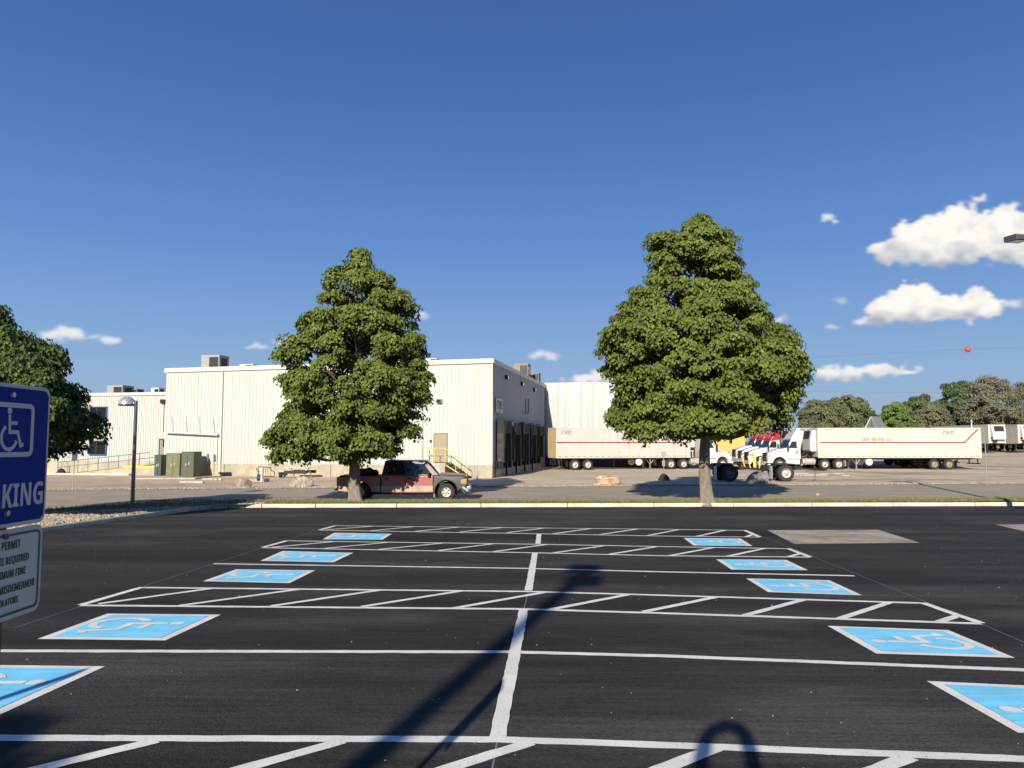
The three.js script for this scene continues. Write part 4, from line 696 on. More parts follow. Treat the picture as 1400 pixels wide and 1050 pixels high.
// ---------------------------------------------------------------- old two-tone pickup
{
  const o = thing('pickup_truck', 'faded maroon pickup with a dark green front fender and broken bumper', 'pickup', V(-4.86, 0, -35.4), 2 * R);
  const maroon = phys(white1, .42, { map: mottle([.40, .115, .11], .25, 3, 81, { grain: .12 }), clearcoat: .35, clearcoatRoughness: .35 });
  const darkRoof = phys(C(.045, .018, .022), .35, { clearcoat: .5, clearcoatRoughness: .2 });
  const greenP = phys(white1, .5, { map: mottle([.06, .085, .065], .3, 2, 82, { grain: .15 }), clearcoat: .25, clearcoatRoughness: .4 });
  const beige = std(white1, .6, { map: mottle([.42, .33, .24], .3, 2, 83, { grain: .15 }) });
  const arch = (cx, r, a0 = 0, a1 = 180, n = 14) => { const p = []; for (let i = 0; i <= n; i++) { const a = (a0 + (a1 - a0) * i / n) * R; p.push([cx + r * Math.cos(a), .40 + r * Math.sin(a)]); } return p; };
  const hw = .96, xf = 1.90, xr = -1.93, tum = (v) => { const t = clamp((v.y - .95) / .9); v.z *= 1 - .02 * clamp((.75 - v.y) / .4) - (v.y > 1.1 ? .26 * (v.y - 1.1) : 0); };
  // bed
  new MB().extr([[-2.93, .42], [-2.4, .36], ...arch(xr, .46, 180, 0), [-1.02, .36], [-1.02, 1.10], [-2.95, 1.06]], 2 * hw, .05, -hw, 3).warp(tum).build('cargo_bed', maroon, o);
  new MB().span(-2.85, -1.08, 1.05, 1.115, -.78, .78).build('bed_cover', mat.black, o);
  // cab body
  new MB().extr([[-1.0, .34], [1.32, .34], [1.32, 1.12], [-1.0, 1.11]], 2 * hw, .05, -hw, 3).warp(tum).build('cab_body', maroon, o);
  new MB().extr([[-1.0, 1.08], [1.62, 1.10], [1.08, 1.72], [.95, 1.785], [-.75, 1.80], [-.86, 1.74]], 2 * (hw - .05), .06, -hw + .05, 3).warp(tum).build('cab_roof', darkRoof, o);
  // front clip
  new MB().extr([[1.335, .34], [xf - .5, .36], ...arch(xf, .50, 180, 0), [2.52, .5], [2.74, .57], [2.86, .76], [2.83, .95], [2.66, 1.06], [1.335, 1.12]], 2 * hw, .05, -hw, 3).warp((v) => { tum(v); const t = clamp((v.x - 2.3) / .6); v.z *= 1 - .07 * t * t; }).build('front_fender', greenP, o);
  new MB().extr([[1.36, 1.10], [2.74, 1.03], [2.78, 1.08], [2.6, 1.15], [1.5, 1.2], [1.36, 1.19]], 1.62, .03, -.81, 3).warp((v) => { const t = clamp((v.x - 2.2) / .6); v.z *= 1 - .08 * t * t; }).build('hood', phys(white1, .4, { map: mottle([.13, .04, .045], .3, 2, 84), clearcoat: .4, clearcoatRoughness: .3 }), o);
  // lower two-tone trim
  for (const s of [-1, 1]) {
    const zz = s > 0 ? hw - .004 : -hw - .016;
    new MB().extr([[-.99, .40], [1.31, .40], [1.31, .66], [-.99, .66]], .02, 0, zz).build('lower_trim', beige, o);
    new MB().extr([[-2.9, .46], [-2.42, .42], [-2.42, .64], [-2.92, .64]], .02, 0, zz).build('lower_trim', beige, o);
    new MB().extr([[-1.42, .42], [-1.04, .42], [-1.04, .66], [-1.42, .66]], .02, 0, zz).build('lower_trim', beige, o);
    new MB().box(2.3, .03, .012, .16, .66, s * (hw + .014)).build('trim_moulding', std(C(.35, .26, .2), .5), o);
    const gl = (pts, n) => new MB().extr(pts, .012, 0, s > 0 ? .845 : -.857).warp((v) => { v.z = s * ((hw - .05) * (1 - .26 * (v.y - 1.1)) + .008 + (Math.abs(v.z) > .851 ? .006 : 0)); }).build(n, mat.glass, o);
    gl([[-.72, 1.17], [.04, 1.17], [.04, 1.66], [-.62, 1.66]], 'rear_window'); gl([[.14, 1.17], [1.22, 1.17], [1.18, 1.24], [.90, 1.63], [.14, 1.66]], 'front_window');
    new MB().box(.03, .9, .02, -1.01, .72, s * hw).build('cab_gap', mat.black, o);
    for (const x of [.09, 1.325]) new MB().box(.018, .74, .012, x, .74, s * (hw + .004)).build('door_seam', mat.black, o);
    new MB().rbox(.2, .055, .04, .01, .28, .98, s * (hw + .01)).build('door_handle', mat.black, o); new MB().rbox(.2, .055, .04, .01, -.75, .98, s * (hw + .01)).build('door_handle', mat.black, o);
    new MB().rbox(.1, .2, .22, .03, 1.12, 1.19, s * 1.07).bar(V(1.15, 1.15, s * .93), V(1.13, 1.17, s * 1.0), .025, .025, 6).build('mirror', mat.black, o);
    new MB().rbox(.3, .24, .2, .04, 2.66, .85, s * .845).build('headlight', std(C(.62, .26, .10), .25), o);
    new MB().rbox(.08, .34, .14, .02, -2.92, .86, s * .86).build('tail_lamp', std(C(.25, .02, .02), .3), o);
    for (const x of [xf, xr]) { makeWheel(o, x, s * .83, .385, .27, .215, s, rimAlu, 'alloy'); }
    new MB().box(.02, .2, .2, 1.36, .24, s * .82).build('mud_flap', mat.trimWhite, o);
  }
  const inner = new MB(); for (const x of [xf, xr]) { inner.add(lathe([[.46, -.7], [.46, .7], [.44, .7], [.44, -.7]], 20), M4().makeTranslation(x, .42, 0)); inner.bar(V(x, .385, -.8), V(x, .385, .8), .05, .05, 8); } inner.build('wheel_wells', mat.black, o);
  new MB().span(-2.6, 2.5, .26, .45, -.5, .5).build('underbody', mat.black, o);
  new MB().extr([[0, 0], [.015, 0], [.015, 1], [0, 1]], 1.5, 0, -.75).warp((v) => { v.z *= 1 - .1 * v.y; v.x = mix(1.60, 1.10, v.y) + v.x + .02; v.y = mix(1.13, 1.72, v.y); }).build('windshield', mat.glass, o);
  new MB().rbox(.1, .3, 1.3, .02, 2.8, .86, 0).build('grille', mat.blackMetal, o);
  new MB().rbox(.22, .18, 1.75, .05, 2.86, .56, -.06, 0, .05, .08).build('front_bumper', mat.steel, o);
  new MB().bar(V(2.55, .62, .9), V(2.98, .36, .86), .03, .02, 6).bar(V(2.6, .5, .92), V(2.75, .32, .9), .025, .02, 6).box(.3, .1, .04, 2.75, .52, .93, 0, 0, -.6).build('broken_bracket', mat.steel, o);
  new MB().tube([V(-2.95, .5, .9), V(-3.06, .48, .7), V(-3.08, .5, 0), V(-3.06, .48, -.7), V(-2.95, .5, -.9)], .045, 6).box(.1, .08, .1, -3.1, .45, 0).build('rear_bumper', mat.blackMetal, o);
  const cargo = thing('cargo_pile', 'black bags and gear heaped in the maroon pickup bed', 'cargo', V(-4.86, 0, -35.4), 2 * R);
  [[-1.9, 1.2, .25, .3], [-1.62, 1.27, .4, .25], [-1.45, 1.19, .1, .22]].forEach(([x, y, z, r], i) => { const g = new THREE.IcosahedronGeometry(r, 2), p = g.attributes.position; for (let k = 0; k < p.count; k++) { const n = .8 + .4 * vnoise(p.getX(k) * 6 + i * 9, p.getZ(k) * 6 + p.getY(k) * 4, 5); p.setXYZ(k, p.getX(k) * n, p.getY(k) * n * .75, p.getZ(k) * n); } g.translate(x, y, z); new MB().add(g).build('bag', mat.black, cargo); });
}

// ---------------------------------------------------------------- trees
function envelope(px0, d, base, left, right) {                      // crown half-widths against height, read from the outline
  const conv = (pts, s) => pts.map(([x, y]) => [CAMH + (HORIZON - y) / F * d - base, s * (x - px0) / F * d]).sort((a, b) => a[0] - b[0]);
  const L = conv(left, -1), Rr = conv(right, 1), at = (T, h) => { if (h <= T[0][0]) return T[0][1]; for (let i = 1; i < T.length; i++) if (h <= T[i][0]) return mix(T[i - 1][1], T[i][1], (h - T[i - 1][0]) / (T[i][0] - T[i - 1][0])); return 0; };
  return { l: (h) => Math.max(.12, at(L, h)), r: (h) => Math.max(.12, at(Rr, h)), top: Math.max(L[L.length - 1][0], Rr[Rr.length - 1][0]), bot: Math.min(L[0][0], Rr[0][0]) };
}
const leafMats = {};
function makeTree(o, { env, trunkR, seed, boughs, bsize = 1.0, clumpsPer = 9, size = .45, per = 150, leaf = .12, col, bare = 0, flat_ = .68, low = .5, inner = .15, shrink = .97, space = .53, holes = 0, skip, twigCol }) {
  const rs = mulberry(seed), q = (a, b) => a + (b - a) * rs();
  const top = env.top, bot = env.bot, list = [], masses = [];
  const rad = (h, a) => { const c = (1 + Math.cos(a)) / 2, n = .84 + .36 * vnoise(Math.cos(a) * 2.2 + 9, h * 1.1 + Math.sin(a) * 2.2, seed); return mix(env.l(h), env.r(h), c) * n; };
  const maxR = 1.05 * Math.max(...Array.from({ length: 30 }, (_, i) => Math.max(env.l(mix(bot, top, i / 29)), env.r(mix(bot, top, i / 29)))));
  // boughs: rounded masses of foliage set around the crown, with hollows between them
  for (let t = 0; masses.length < boughs && t < boughs * 80; t++) {
    const a = q(0, 2 * Math.PI), h = q(bot + low * vnoise(Math.cos(a) * 1.7 + 5, Math.sin(a) * 1.7 + 5, seed + 3), top), Rm = rad(h, a); if (rs() > (Rm + .3) / maxR) continue;
    const b = Math.min(bsize * q(.65, 1.3), Math.max(.35 * bsize, Rm * .8)), r = Math.max(0, Rm * shrink - b * .9) * (rs() < inner ? Math.sqrt(rs()) : 1);
    const p = V(Math.cos(a) * r, clamp(h, bot + b * .45, top - b * .55), Math.sin(a) * r); if (masses.some((c) => c.p.distanceTo(p) < (c.b + b) * space)) continue;
    masses.push({ p, b, a });
  }
  for (let k = 0; k < 4; k++) { const b = bsize * [.34, .42, .5, .55][k], a = k * 2.4 + seed; masses.push({ p: V(Math.cos(a) * .12 * k, top - bsize * [.3, .62, 1.0, 1.35][k], Math.sin(a) * .12 * k), b, a }); }
  const voids = []; for (let k = 0; k < holes; k++) { const h = q(bot + 1.2, top - 2), w = .6 * rad(h, 0); voids.push([q(-w, w), h, q(-.6, .6), q(.16, .34) * bsize + .08]); }
  const inVoid = (p) => voids.some(([x, y, t, w]) => Math.hypot(p.x - x - t * p.z * .3, (p.y - y) * 1.3) < w + .12);
  for (const m of masses) {
    const out = V(m.p.x, 0, m.p.z).normalize(), n = Math.round(clumpsPer * Math.pow(m.b / bsize, 1.6)) + 2;
    for (let k = 0; k < n; k++) {
      const d = V(q(-1, 1), q(-.75, 1), q(-1, 1)).normalize().addScaledVector(out, .45).normalize(), f = m.b * q(.45, .9);
      const p = V(m.p.x + d.x * f, m.p.y + d.y * f * .76 - .16 * f * Math.max(0, d.dot(out)), m.p.z + d.z * f);
      if (p.y < bot - .05 || p.y > top - size * .3 || (skip && skip(p)) || inVoid(p)) continue;
      list.push({ p, s: size * q(.7, 1.3), a: m.a, m });
    }
  }
  // wood: trunk, limbs to a share of the clumps, twigs to the rest
  const wood = new MB(), ring = (pts, rads, seg) => {                // tapering tube through points
    const pos = [], uv = [], idx = []; let acc = 0;
    pts.forEach((p, i) => { const d = (pts[i + 1] || p).clone().sub(pts[i - 1] || p).normalize(), u = Math.abs(d.y) > .9 ? V(1, 0, 0) : V(0, 1, 0), e1 = u.clone().cross(d).normalize(), e2 = d.clone().cross(e1); if (i) acc += p.distanceTo(pts[i - 1]); for (let k = 0; k <= seg; k++) { const t = k / seg * 2 * Math.PI, w = rads[i] * (typeof rads.w === 'function' ? rads.w(t, i) : 1); pos.push(p.x + (e1.x * Math.cos(t) + e2.x * Math.sin(t)) * w, p.y + (e1.y * Math.cos(t) + e2.y * Math.sin(t)) * w, p.z + (e1.z * Math.cos(t) + e2.z * Math.sin(t)) * w); uv.push(k / seg * (rads[0] > .1 ? 1 : .3), acc); } });
    const n = seg + 1; for (let i = 0; i < pts.length - 1; i++) for (let k = 0; k < seg; k++) { const A = i * n + k; idx.push(A, A + 1, A + n, A + 1, A + n + 1, A + n); }
    const g = new THREE.BufferGeometry(); g.setAttribute('position', new THREE.Float32BufferAttribute(pos, 3)); g.setAttribute('uv', new THREE.Float32BufferAttribute(uv, 2)); g.setIndex(idx); g.computeVertexNormals(); return g;
  };
  const axis = (h) => V(.12 * Math.sin(h * .7 + seed), h, .1 * Math.cos(h * .6 + seed)).multiply(V(clamp(h / 2), 1, clamp(h / 2)));
  const tp = [], tr = []; for (let i = 0; i <= 22; i++) { const h = i < 5 ? [-.15, .05, .2, .5, 1][i] : mix(1, top - .5, (i - 4) / 18); tp.push(axis(h)); tr.push(trunkR * (i < 5 ? [1.6, 1.42, 1.2, 1.06, 1][i] : mix(.97, .08, Math.pow((i - 4) / 18, .85)))); }
  tr.w = (t, i) => 1 + (i < 4 ? .12 : .04) * Math.sin(t * 3 + seed) + .05 * Math.sin(t * 7 + i);
  mesh('trunk', ring(tp, tr, 20), mat.bark, o);
  for (const m of masses) { const hr = Math.hypot(m.p.x, m.p.z), h0 = Math.max(bot + .1, Math.min(m.p.y - hr * .5, top - 1.2)), s0 = axis(h0), m1 = s0.clone().lerp(m.p, .4).add(V(q(-.1, .1), -.06 * hr, q(-.1, .1))), m2 = s0.clone().lerp(m.p, .75).add(V(q(-.15, .15), q(-.1, .08), q(-.15, .15))), r0 = trunkR * clamp(.13 + hr * .05) * (1 - .5 * h0 / top); wood.add(ring([s0, m1, m2, m.p], [r0, r0 * .72, r0 * .5, .02], 6)); }
  for (const c of list) wood.add(ring([c.m.p, c.m.p.clone().lerp(c.p, .55).add(V(0, q(-.08, .03), 0)), c.p], [.022, .014, .006], 4));
  if (bare) for (const c of list) for (let k = 0; k < bare; k++) wood.add(ring([c.p, c.p.clone().add(V(q(-1, 1), q(.1, 1.1), q(-1, 1)).multiplyScalar(c.s * 1.1))], [leaf * .09, leaf * .03], 3));
  mesh('limbs', mergeGeometries(wood.g), twigCol || mat.bark, o);
  // leaves
  const total = list.length * per, pos = new Float32Array(total * 12), colA = new Float32Array(total * 12), idx = new Uint32Array(total * 6); let n = 0;
  const dir = V(0, 0, 0), nor = V(0, 0, 0), tip = V(0, 0, 0), wid = V(0, 0, 0), P = V(0, 0, 0);
  for (const c of list) {
    const tone = q(.82, 1.18), out = V(c.p.x, 0, c.p.z).normalize();
    for (let k = 0; k < per; k++) {
      do { dir.set(q(-1, 1), q(-1, 1), q(-1, 1)); } while (dir.lengthSq() > 1 || dir.lengthSq() < .02); dir.normalize();
      if (dir.y < -.25 && rs() < .65) dir.y *= -1;
      const f = c.s * (rs() < .75 ? q(.78, 1.12) : q(.3, .8)) * (.85 + .3 * vnoise(dir.x * 3 + c.a * 5, dir.z * 3 + dir.y * 2, seed));
      P.set(c.p.x + dir.x * f, c.p.y + dir.y * f * flat_ - .12 * f * (dir.x * out.x + dir.z * out.z), c.p.z + dir.z * f);
      nor.copy(dir).multiplyScalar(.5).addScaledVector(out, .42).add(V(q(-.6, .6), .28 + q(-.4, .4), q(-.6, .6))).normalize();
      tip.set(dir.x + out.x * .4 + q(-.5, .5), -.45 + q(-.4, .3), dir.z + out.z * .4 + q(-.5, .5)); tip.addScaledVector(nor, -tip.dot(nor)).normalize(); wid.crossVectors(nor, tip);
      const L = leaf * q(.75, 1.3), w = L * .48, fold = L * .14, b = n * 12;
      pos[b] = P.x - tip.x * L * .45; pos[b + 1] = P.y - tip.y * L * .45; pos[b + 2] = P.z - tip.z * L * .45;
      pos[b + 3] = P.x + wid.x * w + nor.x * fold; pos[b + 4] = P.y + wid.y * w + nor.y * fold; pos[b + 5] = P.z + wid.z * w + nor.z * fold;
      pos[b + 6] = P.x + tip.x * L * .55; pos[b + 7] = P.y + tip.y * L * .55 - fold; pos[b + 8] = P.z + tip.z * L * .55;
      pos[b + 9] = P.x - wid.x * w + nor.x * fold; pos[b + 10] = P.y - wid.y * w + nor.y * fold; pos[b + 11] = P.z - wid.z * w + nor.z * fold;
      const t = tone * q(.7, 1.3), yl = q(-.1, .14); for (let v = 0; v < 4; v++) { colA[b + v * 3] = col[0] * t * (1 + yl * 1.6); colA[b + v * 3 + 1] = col[1] * t * (1 + yl * .5); colA[b + v * 3 + 2] = col[2] * t; }
      const i6 = n * 6, v4 = n * 4; idx[i6] = v4; idx[i6 + 1] = v4 + 1; idx[i6 + 2] = v4 + 2; idx[i6 + 3] = v4; idx[i6 + 4] = v4 + 2; idx[i6 + 5] = v4 + 3; n++;
    }
  }
  const g = new THREE.BufferGeometry(); g.setAttribute('position', new THREE.BufferAttribute(pos, 3)); g.setAttribute('color', new THREE.BufferAttribute(colA, 3)); g.setIndex(new THREE.BufferAttribute(idx, 1)); const g2 = g.toNonIndexed(); g2.computeVertexNormals();
  mesh('crown', g2, leafMat, o);
  return o;
}
const leafMat = phys(white1, .62, { vertexColors: true, transmission: .3, thickness: 0, specularIntensity: .6 });
const GREEN = [.142, .188, .030];
const t1 = onY(486, 686.5, .03), t2 = onY(966, 686.5, .03);
makeTree(thing('shade_tree', 'narrow cone-shaped green tree growing in front of the maroon pickup', 'tree', t1), { seed: 11, trunkR: .24, boughs: 150, bsize: .84, clumpsPer: 9, size: .34, per: 105, leaf: .118, holes: 18, shrink: .92, low: .9, col: GREEN,
  env: envelope(486, -t1.z, .03, [[476, 341], [465, 346], [461, 365], [435, 376], [433, 404], [402, 443], [406, 462], [386, 474], [384, 497], [361, 531], [368, 555], [352, 594], [375, 619], [388, 629]], [[482, 341], [506, 365], [535, 383], [540, 397], [565, 418], [567, 446], [583, 503], [585, 531], [574, 562], [572, 594], [545, 625], [530, 629]]) });
makeTree(thing('shade_tree', 'broad taller green tree growing in front of the parked white trucks', 'tree', t2), { seed: 23, trunkR: .255, boughs: 210, bsize: .90, clumpsPer: 9, size: .36, per: 105, leaf: .12, holes: 20, shrink: .94, skip: (p) => p.y < 3.45 && p.x > 1.55 && p.x < 3.45, col: GREEN,
  env: envelope(966, -t2.z, .03, [[958, 290], [936, 312], [892, 332], [890, 352], [896, 376], [866, 404], [862, 436], [820, 456], [824, 488], [844, 520], [840, 560], [852, 588], [880, 601]], [[968, 290], [1000, 316], [1020, 344], [1018, 368], [1048, 396], [1056, 420], [1080, 456], [1088, 480], [1120, 516], [1114, 544], [1098, 572], [1092, 590], [1050, 599]]) });
const t3 = V(-16.5, islandY(-16.5, -24), -24);
const sideTree = makeTree(thing('island_tree', 'dark leafy maple standing on the gravel island behind the blue sign', 'tree', t3), { seed: 37, trunkR: .17, boughs: 110, bsize: .8, clumpsPer: 9, size: .38, per: 100, leaf: .12, shrink: .94, col: [.085, .125, .025],
  env: envelope(-23, 24, islandY(0, -24), [[-30, 415], [-80, 440], [-130, 500], [-160, 560], [-150, 600], [-110, 622]], [[-20, 418], [4, 440], [36, 466], [68, 490], [94, 525], [112, 560], [118, 590], [104, 606], [84, 620]]) });
{ // a tree behind the photographer whose crown shades the near corner
  const T = onLot(-12, 1003), p = T.clone().addScaledVector(sunDir, 6.9 / sunDir.y);
  dup(sideTree, 'island_tree', 'leafy maple behind the sidewalk, outside the picture', V(p.x, lotY(-2.9) + .15, p.z), 1.3);
}
// far trees beyond the yard
const brushMat = std(C(.26, .22, .17), .95);
for (const [x0, x1, py, d, col, seed, bare, label] of [
  [1092, 1150, 548, 128, [.16, .175, .085], 51, 3, 'olive scrubby tree rising just past the broad tree crown'], [1120, 1192, 543, 132, [.14, .175, .075], 52, 2, 'rounded olive tree behind the truck end of the long trailer'],
  [1168, 1204, 561, 138, [.085, .12, .045], 53, 0, 'small dark green tree beside the gabled roof'], [1203, 1250, 551, 134, [.13, .20, .045], 54, 0, 'bright green bushy tree right of the gabled roof'],
  [1236, 1292, 541, 140, [.10, .145, .05], 55, 1, 'dark green full tree behind the middle of the long trailer'], [1250, 1300, 556, 136, [.185, .18, .105], 59, 4, 'brownish thin-leaved tree among green ones'],
  [1284, 1345, 522, 142, [.10, .145, .055], 56, 1, 'tall dark green tree behind the rear of the long trailer'], [1318, 1392, 515, 138, [.20, .21, .13], 57, 5, 'tall grey-brown half-bare tree above the cooled trailers'], [1372, 1450, 522, 140, [.185, .195, .115], 58, 5, 'grey-olive half-bare tree above the last cooled trailer'], [1330, 1400, 556, 150, [.06, .08, .035], 60, 0, 'low dark thicket tree under the half-bare ones']]) {
  const cx = (x0 + x1) / 2, p = atDepth(cx, 606, d), base = groundY(-d), H = CAMH + (HORIZON - py) / F * d - base, rad = (x1 - x0) / 2 / F * d;
  const prof = (h) => { const t = h / H; return rad * (t < .55 ? mix(.8, 1.05, t / .55) : Math.sqrt(Math.max(.02, 1 - Math.pow((t - .55) / .46, 2))) * 1.05); };
  makeTree(thing('yard_tree', label, 'tree', V(p.x, base, -d)), { env: { l: prof, r: prof, top: H, bot: bare > 2 ? 2.2 : 1 }, trunkR: .28, seed, boughs: 46, bsize: rad * .36, clumpsPer: 7, holes: bare > 2 ? 5 : 2, inner: .3, low: H * .25, size: rad * .17, per: bare > 2 ? 55 : 85, leaf: bare > 2 ? .22 : .26, col, bare, twigCol: brushMat });
}
{ // scrub that closes the gap under the far trees
  const n = 9000, g = new THREE.BufferGeometry(); g.setAttribute('position', new THREE.Float32BufferAttribute([0, -.5, 0, .42, 0, .1, 0, .5, 0, 0, -.5, 0, 0, .5, 0, -.42, 0, .1], 3)); g.computeVertexNormals();
  const im = new THREE.InstancedMesh(g, std(white1, .8), n), m = M4(), q = new THREE.Quaternion(), e = new THREE.Euler(), c = new THREE.Color();
  for (let i = 0; i < n; i++) { const x = rr(52, 105), hh = 2.2 + 2.2 * fbm(x / 4, 3, 3, 88), y = 1.3 + hh * Math.pow(rnd(), .7), z = -151 + rr(-2.5, 2.5); e.set(rr(-1, 1), rr(0, 6), rr(-1, 1)); m.compose(V(x, y, z), q.setFromEuler(e), V(1, 1, 1).multiplyScalar(rr(.4, .8))); im.setMatrixAt(i, m); const t = rr(.6, 1.3); im.setColorAt(i, c.setRGB(.06 * t, .075 * t, .03 * t)); }
  im.name = 'scrub'; im.userData = { kind: 'stuff', label: 'low green scrub filling the foot of the far trees', category: 'scrub' }; put(im);
}

// ---------------------------------------------------------------- far things
{
  const d = 122, a = atDepth(1186, 584, d), b = atDepth(1206, 584, d), pk = atDepth(1191, 570, d), w = b.x - a.x, o = thing('gabled_house', 'small gabled roof with pale trim showing over the long trailer', 'house', V(a.x, groundY(-d), -d), -.95), y0 = a.y - 1.35 - .3, yp = pk.y - 1.15, xp = pk.x - a.x;
  const eY = Math.max(2.4, a.y - groundY(-d)), pY = eY + (pk.y - a.y);
  new MB().extr([[-.2, 0], [xp * 2 - .0, 0], [xp * 2, eY], [xp, pY - .12], [-.2, eY]], 2.4, 0, -2.4).build('wall', std(C(.10, .13, .11), .8), o);
  new MB().bar(V(-.35, eY - .1, .05), V(xp, pY, .05), .13, .13, 5).bar(V(xp, pY, .05), V(xp * 2 + .15, eY - .1, .05), .11, .11, 5).build('gable_trim', std(C(.55, .52, .42), .7), o);
  new MB().extr([[xp, pY], [xp * 2 + .3, eY - .15], [xp * 2 + .3, eY - .05], [xp, pY + .1]], 2.9, 0, -2.7).extr([[xp, pY], [-.4, eY - .15], [-.4, eY - .05], [xp, pY + .1]], 2.9, 0, -2.7).build('roof', std(C(.16, .17, .19), .85), o);
}
{ // yellow ribbed shed behind the trunk
  const d = 104, a = atDepth(946, 594, d), b = atDepth(1013, 594, d), H = a.y - groundY(-d), o = thing('yellow_shed', 'yellow ribbed metal shed behind the broad tree trunk', 'shed', V(a.x, groundY(-d), -d), 0), n = Math.ceil((b.x - a.x) / .9), m = std(C(.60, .40, .13), .6);
  for (let i = 0; i < n; i++) { const p = mesh('wall_panel', sheet3, m, o); p.position.x = i * .9; p.scale.y = H; }
  new MB().span(.05, n * .9 - .05, 0, H - .05, -8, -.05).build('core', m, o); new MB().span(-.15, n * .9 + .15, H, H + .25, -8.2, .15).build('roof_edge', mat.trimWhite, o);
}
for (const [px, py, d, r, label] of [[1328, 574, 112, .12, 'thin white pole rising over the rear of the long trailer'], [1371, 566, 136, .16, 'weathered wooden pole between two cooled trailers']]) {
  const p = atDepth(px, py, d), o = thing('utility_pole', label, 'pole', V(p.x, groundY(-d), -d)); new MB().bar(V(0, 0, 0), V(0, p.y - groundY(-d), 0), r, r * .8, 8).build('shaft', px < 1340 ? mat.trimWhite : std(C(.28, .23, .17), .9), o); new MB().box(r * 3, r, r * 2, 0, p.y - groundY(-d) - .3, 0).build('cap', mat.steel, o);
}
{ // overhead wires with a red marker ball
  const wm = std(C(.03, .03, .035), .7), y1 = atDepth(1100, 489, 110), y2 = atDepth(1560, 470, 110), bl = atDepth(1323, 477.5, 110);
  const w1 = new MB().tube([y1.clone().add(V(-.5, 0, 0)), y1, bl, y2, y2.clone().add(V(40, 4, 0))], .008, 4, 60).build('overhead_wire', wm); tag(w1, 'thin overhead wire carrying the red marker ball', 'wire');
  const q1 = atDepth(1080, 535, 125), q2 = atDepth(1420, 536, 125); const w2 = new MB().tube([q1.clone().add(V(-1, 0, 0)), q1, q2, q2.clone().add(V(40, 2, 0))], .008, 4, 40).build('overhead_wire', wm); tag(w2, 'thin overhead wire low above the far trees', 'wire');
  const o = thing('marker_ball', 'red ball hanging on an overhead wire in the sky', 'marker ball', bl); const R0 = .42;
  const sp2 = new THREE.SphereGeometry(R0, 24, 16); sp2.scale(1, .92, 1); mesh('shell', metreUV(plainGeo(sp2)), std(C(.55, .085, .05), .5), o); new MB().add(new THREE.TorusGeometry(R0 * 1.005, .018, 6, 30)).build('seam', std(C(.3, .05, .03), .6), o); new MB().box(.16, .06, .06, R0, 0, 0).box(.16, .06, .06, -R0, 0, 0).build('clamp', mat.steel, o);
}
// ---------------------------------------------------------------- things along the road and the building front
function boulder(px, py, w, h, d, seed, label, col) {
  const p = onY(px, py), g0 = new THREE.IcosahedronGeometry(1, 4), P = g0.attributes.position, v = V(0, 0, 0);
  const cuts = []; const rs = mulberry(seed); for (let i = 0; i < 9; i++) { const n = V(rs() * 2 - 1, rs() * 1.4 - .3, rs() * 2 - 1).normalize(); cuts.push([n, .62 + .25 * rs()]); }
  for (let i = 0; i < P.count; i++) { v.fromBufferAttribute(P, i); for (const [n, c] of cuts) { const t = v.dot(n); if (t > c) v.addScaledVector(n, (c - t) * .85); } const k = 1 + .26 * (fbm(v.x * 2.2 + seed, v.y * 2.6 + v.z * 1.9, 5, seed) - .5); v.multiplyScalar(k); P.setXYZ(i, v.x * w / 2 * 1.12, Math.max(-.3, v.y) * h * .75 + h * .2, v.z * d / 2 * 1.1); }
  const g = plainGeo(g0); g.computeVertexNormals(); metreUV(g);
  const o = thing('boulder', label, 'boulder', V(p.x, 0, p.z - d * .3), rs() * .4); mesh('rock', g, std(white1, .95, { map: mottle(col.map((c) => c * 1.2), .7, .9, seed + 3, { grain: .4, tint: [2.4, 1, 2.2] }), bumpMap: grainBump, bumpScale: .05 }), o);
  const chips = new MB(); for (let i = 0; i < 5; i++) chips.add(new THREE.IcosahedronGeometry(.05 + .05 * rs(), 0), M4().makeTranslation((rs() - .5) * w * 1.2, .03, d * .45 + rs() * .2)); chips.build('loose_chips', std(C(col[0], col[1], col[2]), .95), o); return o;
}
boulder(329, 667, 1.0, .62, .8, 5, 'pink-grey boulder beside the low concrete slab', [.42, .345, .29]);
boulder(410, 665.5, 1.3, .62, .8, 8, 'long tan two-toned boulder in front of the picnic table', [.52, .43, .31]);
boulder(831, 662.5, 1.55, .72, .9, 13, 'red and yellow boulder in front of the tan-doored trailer', [.55, .40, .27]);
boulder(1039, 660.5, 1.55, .92, 1.0, 17, 'rounded grey boulder between the two black dollies', [.32, .285, .26]);
{ const p = onY(1118, 678), o = thing('small_rock', 'small tan rock lying alone on the road past the broad tree', 'rock', p); const g = new THREE.IcosahedronGeometry(.1, 1); g.scale(1.2, .9, 1); g.translate(0, .06, 0); new MB().add(g).build('rock', std(C(.36, .27, .17), .9), o); }
// green utility cabinets on a pad
function cabinet(label, px0, px1, py, pyB, dep, m, side) { const a = onY(px0, pyB), b = onY(px1, pyB), h = (pyB - py) / F * -a.z, w = b.x - a.x, o = thing('utility_cabinet', label, 'cabinet', V((a.x + b.x) / 2, .1, a.z - dep / 2), -8 * R); new MB().rbox(w, h, dep, .03, 0, h / 2, 0).build('body', m, o); new MB().rbox(w * 1.03, .07, dep * 1.03, .02, 0, h + .03, 0).build('lid', m, o); new MB().box(.02, h * .85, .012, 0, h * .5, dep / 2 + .004).build('door_seam', mat.blackMetal, o); new MB().box(.1, .2, .03, w * .12, h * .55, dep / 2 + .012).box(.1, .2, .03, -w * .12, h * .5, dep / 2 + .012).build('label_plate', mat.steel, o); return o; }
cabinet('narrow dark green cabinet at the ramp end of the cabinet row', 211, 221, 625, 652.5, .9, std(C(.045, .075, .06), .5));
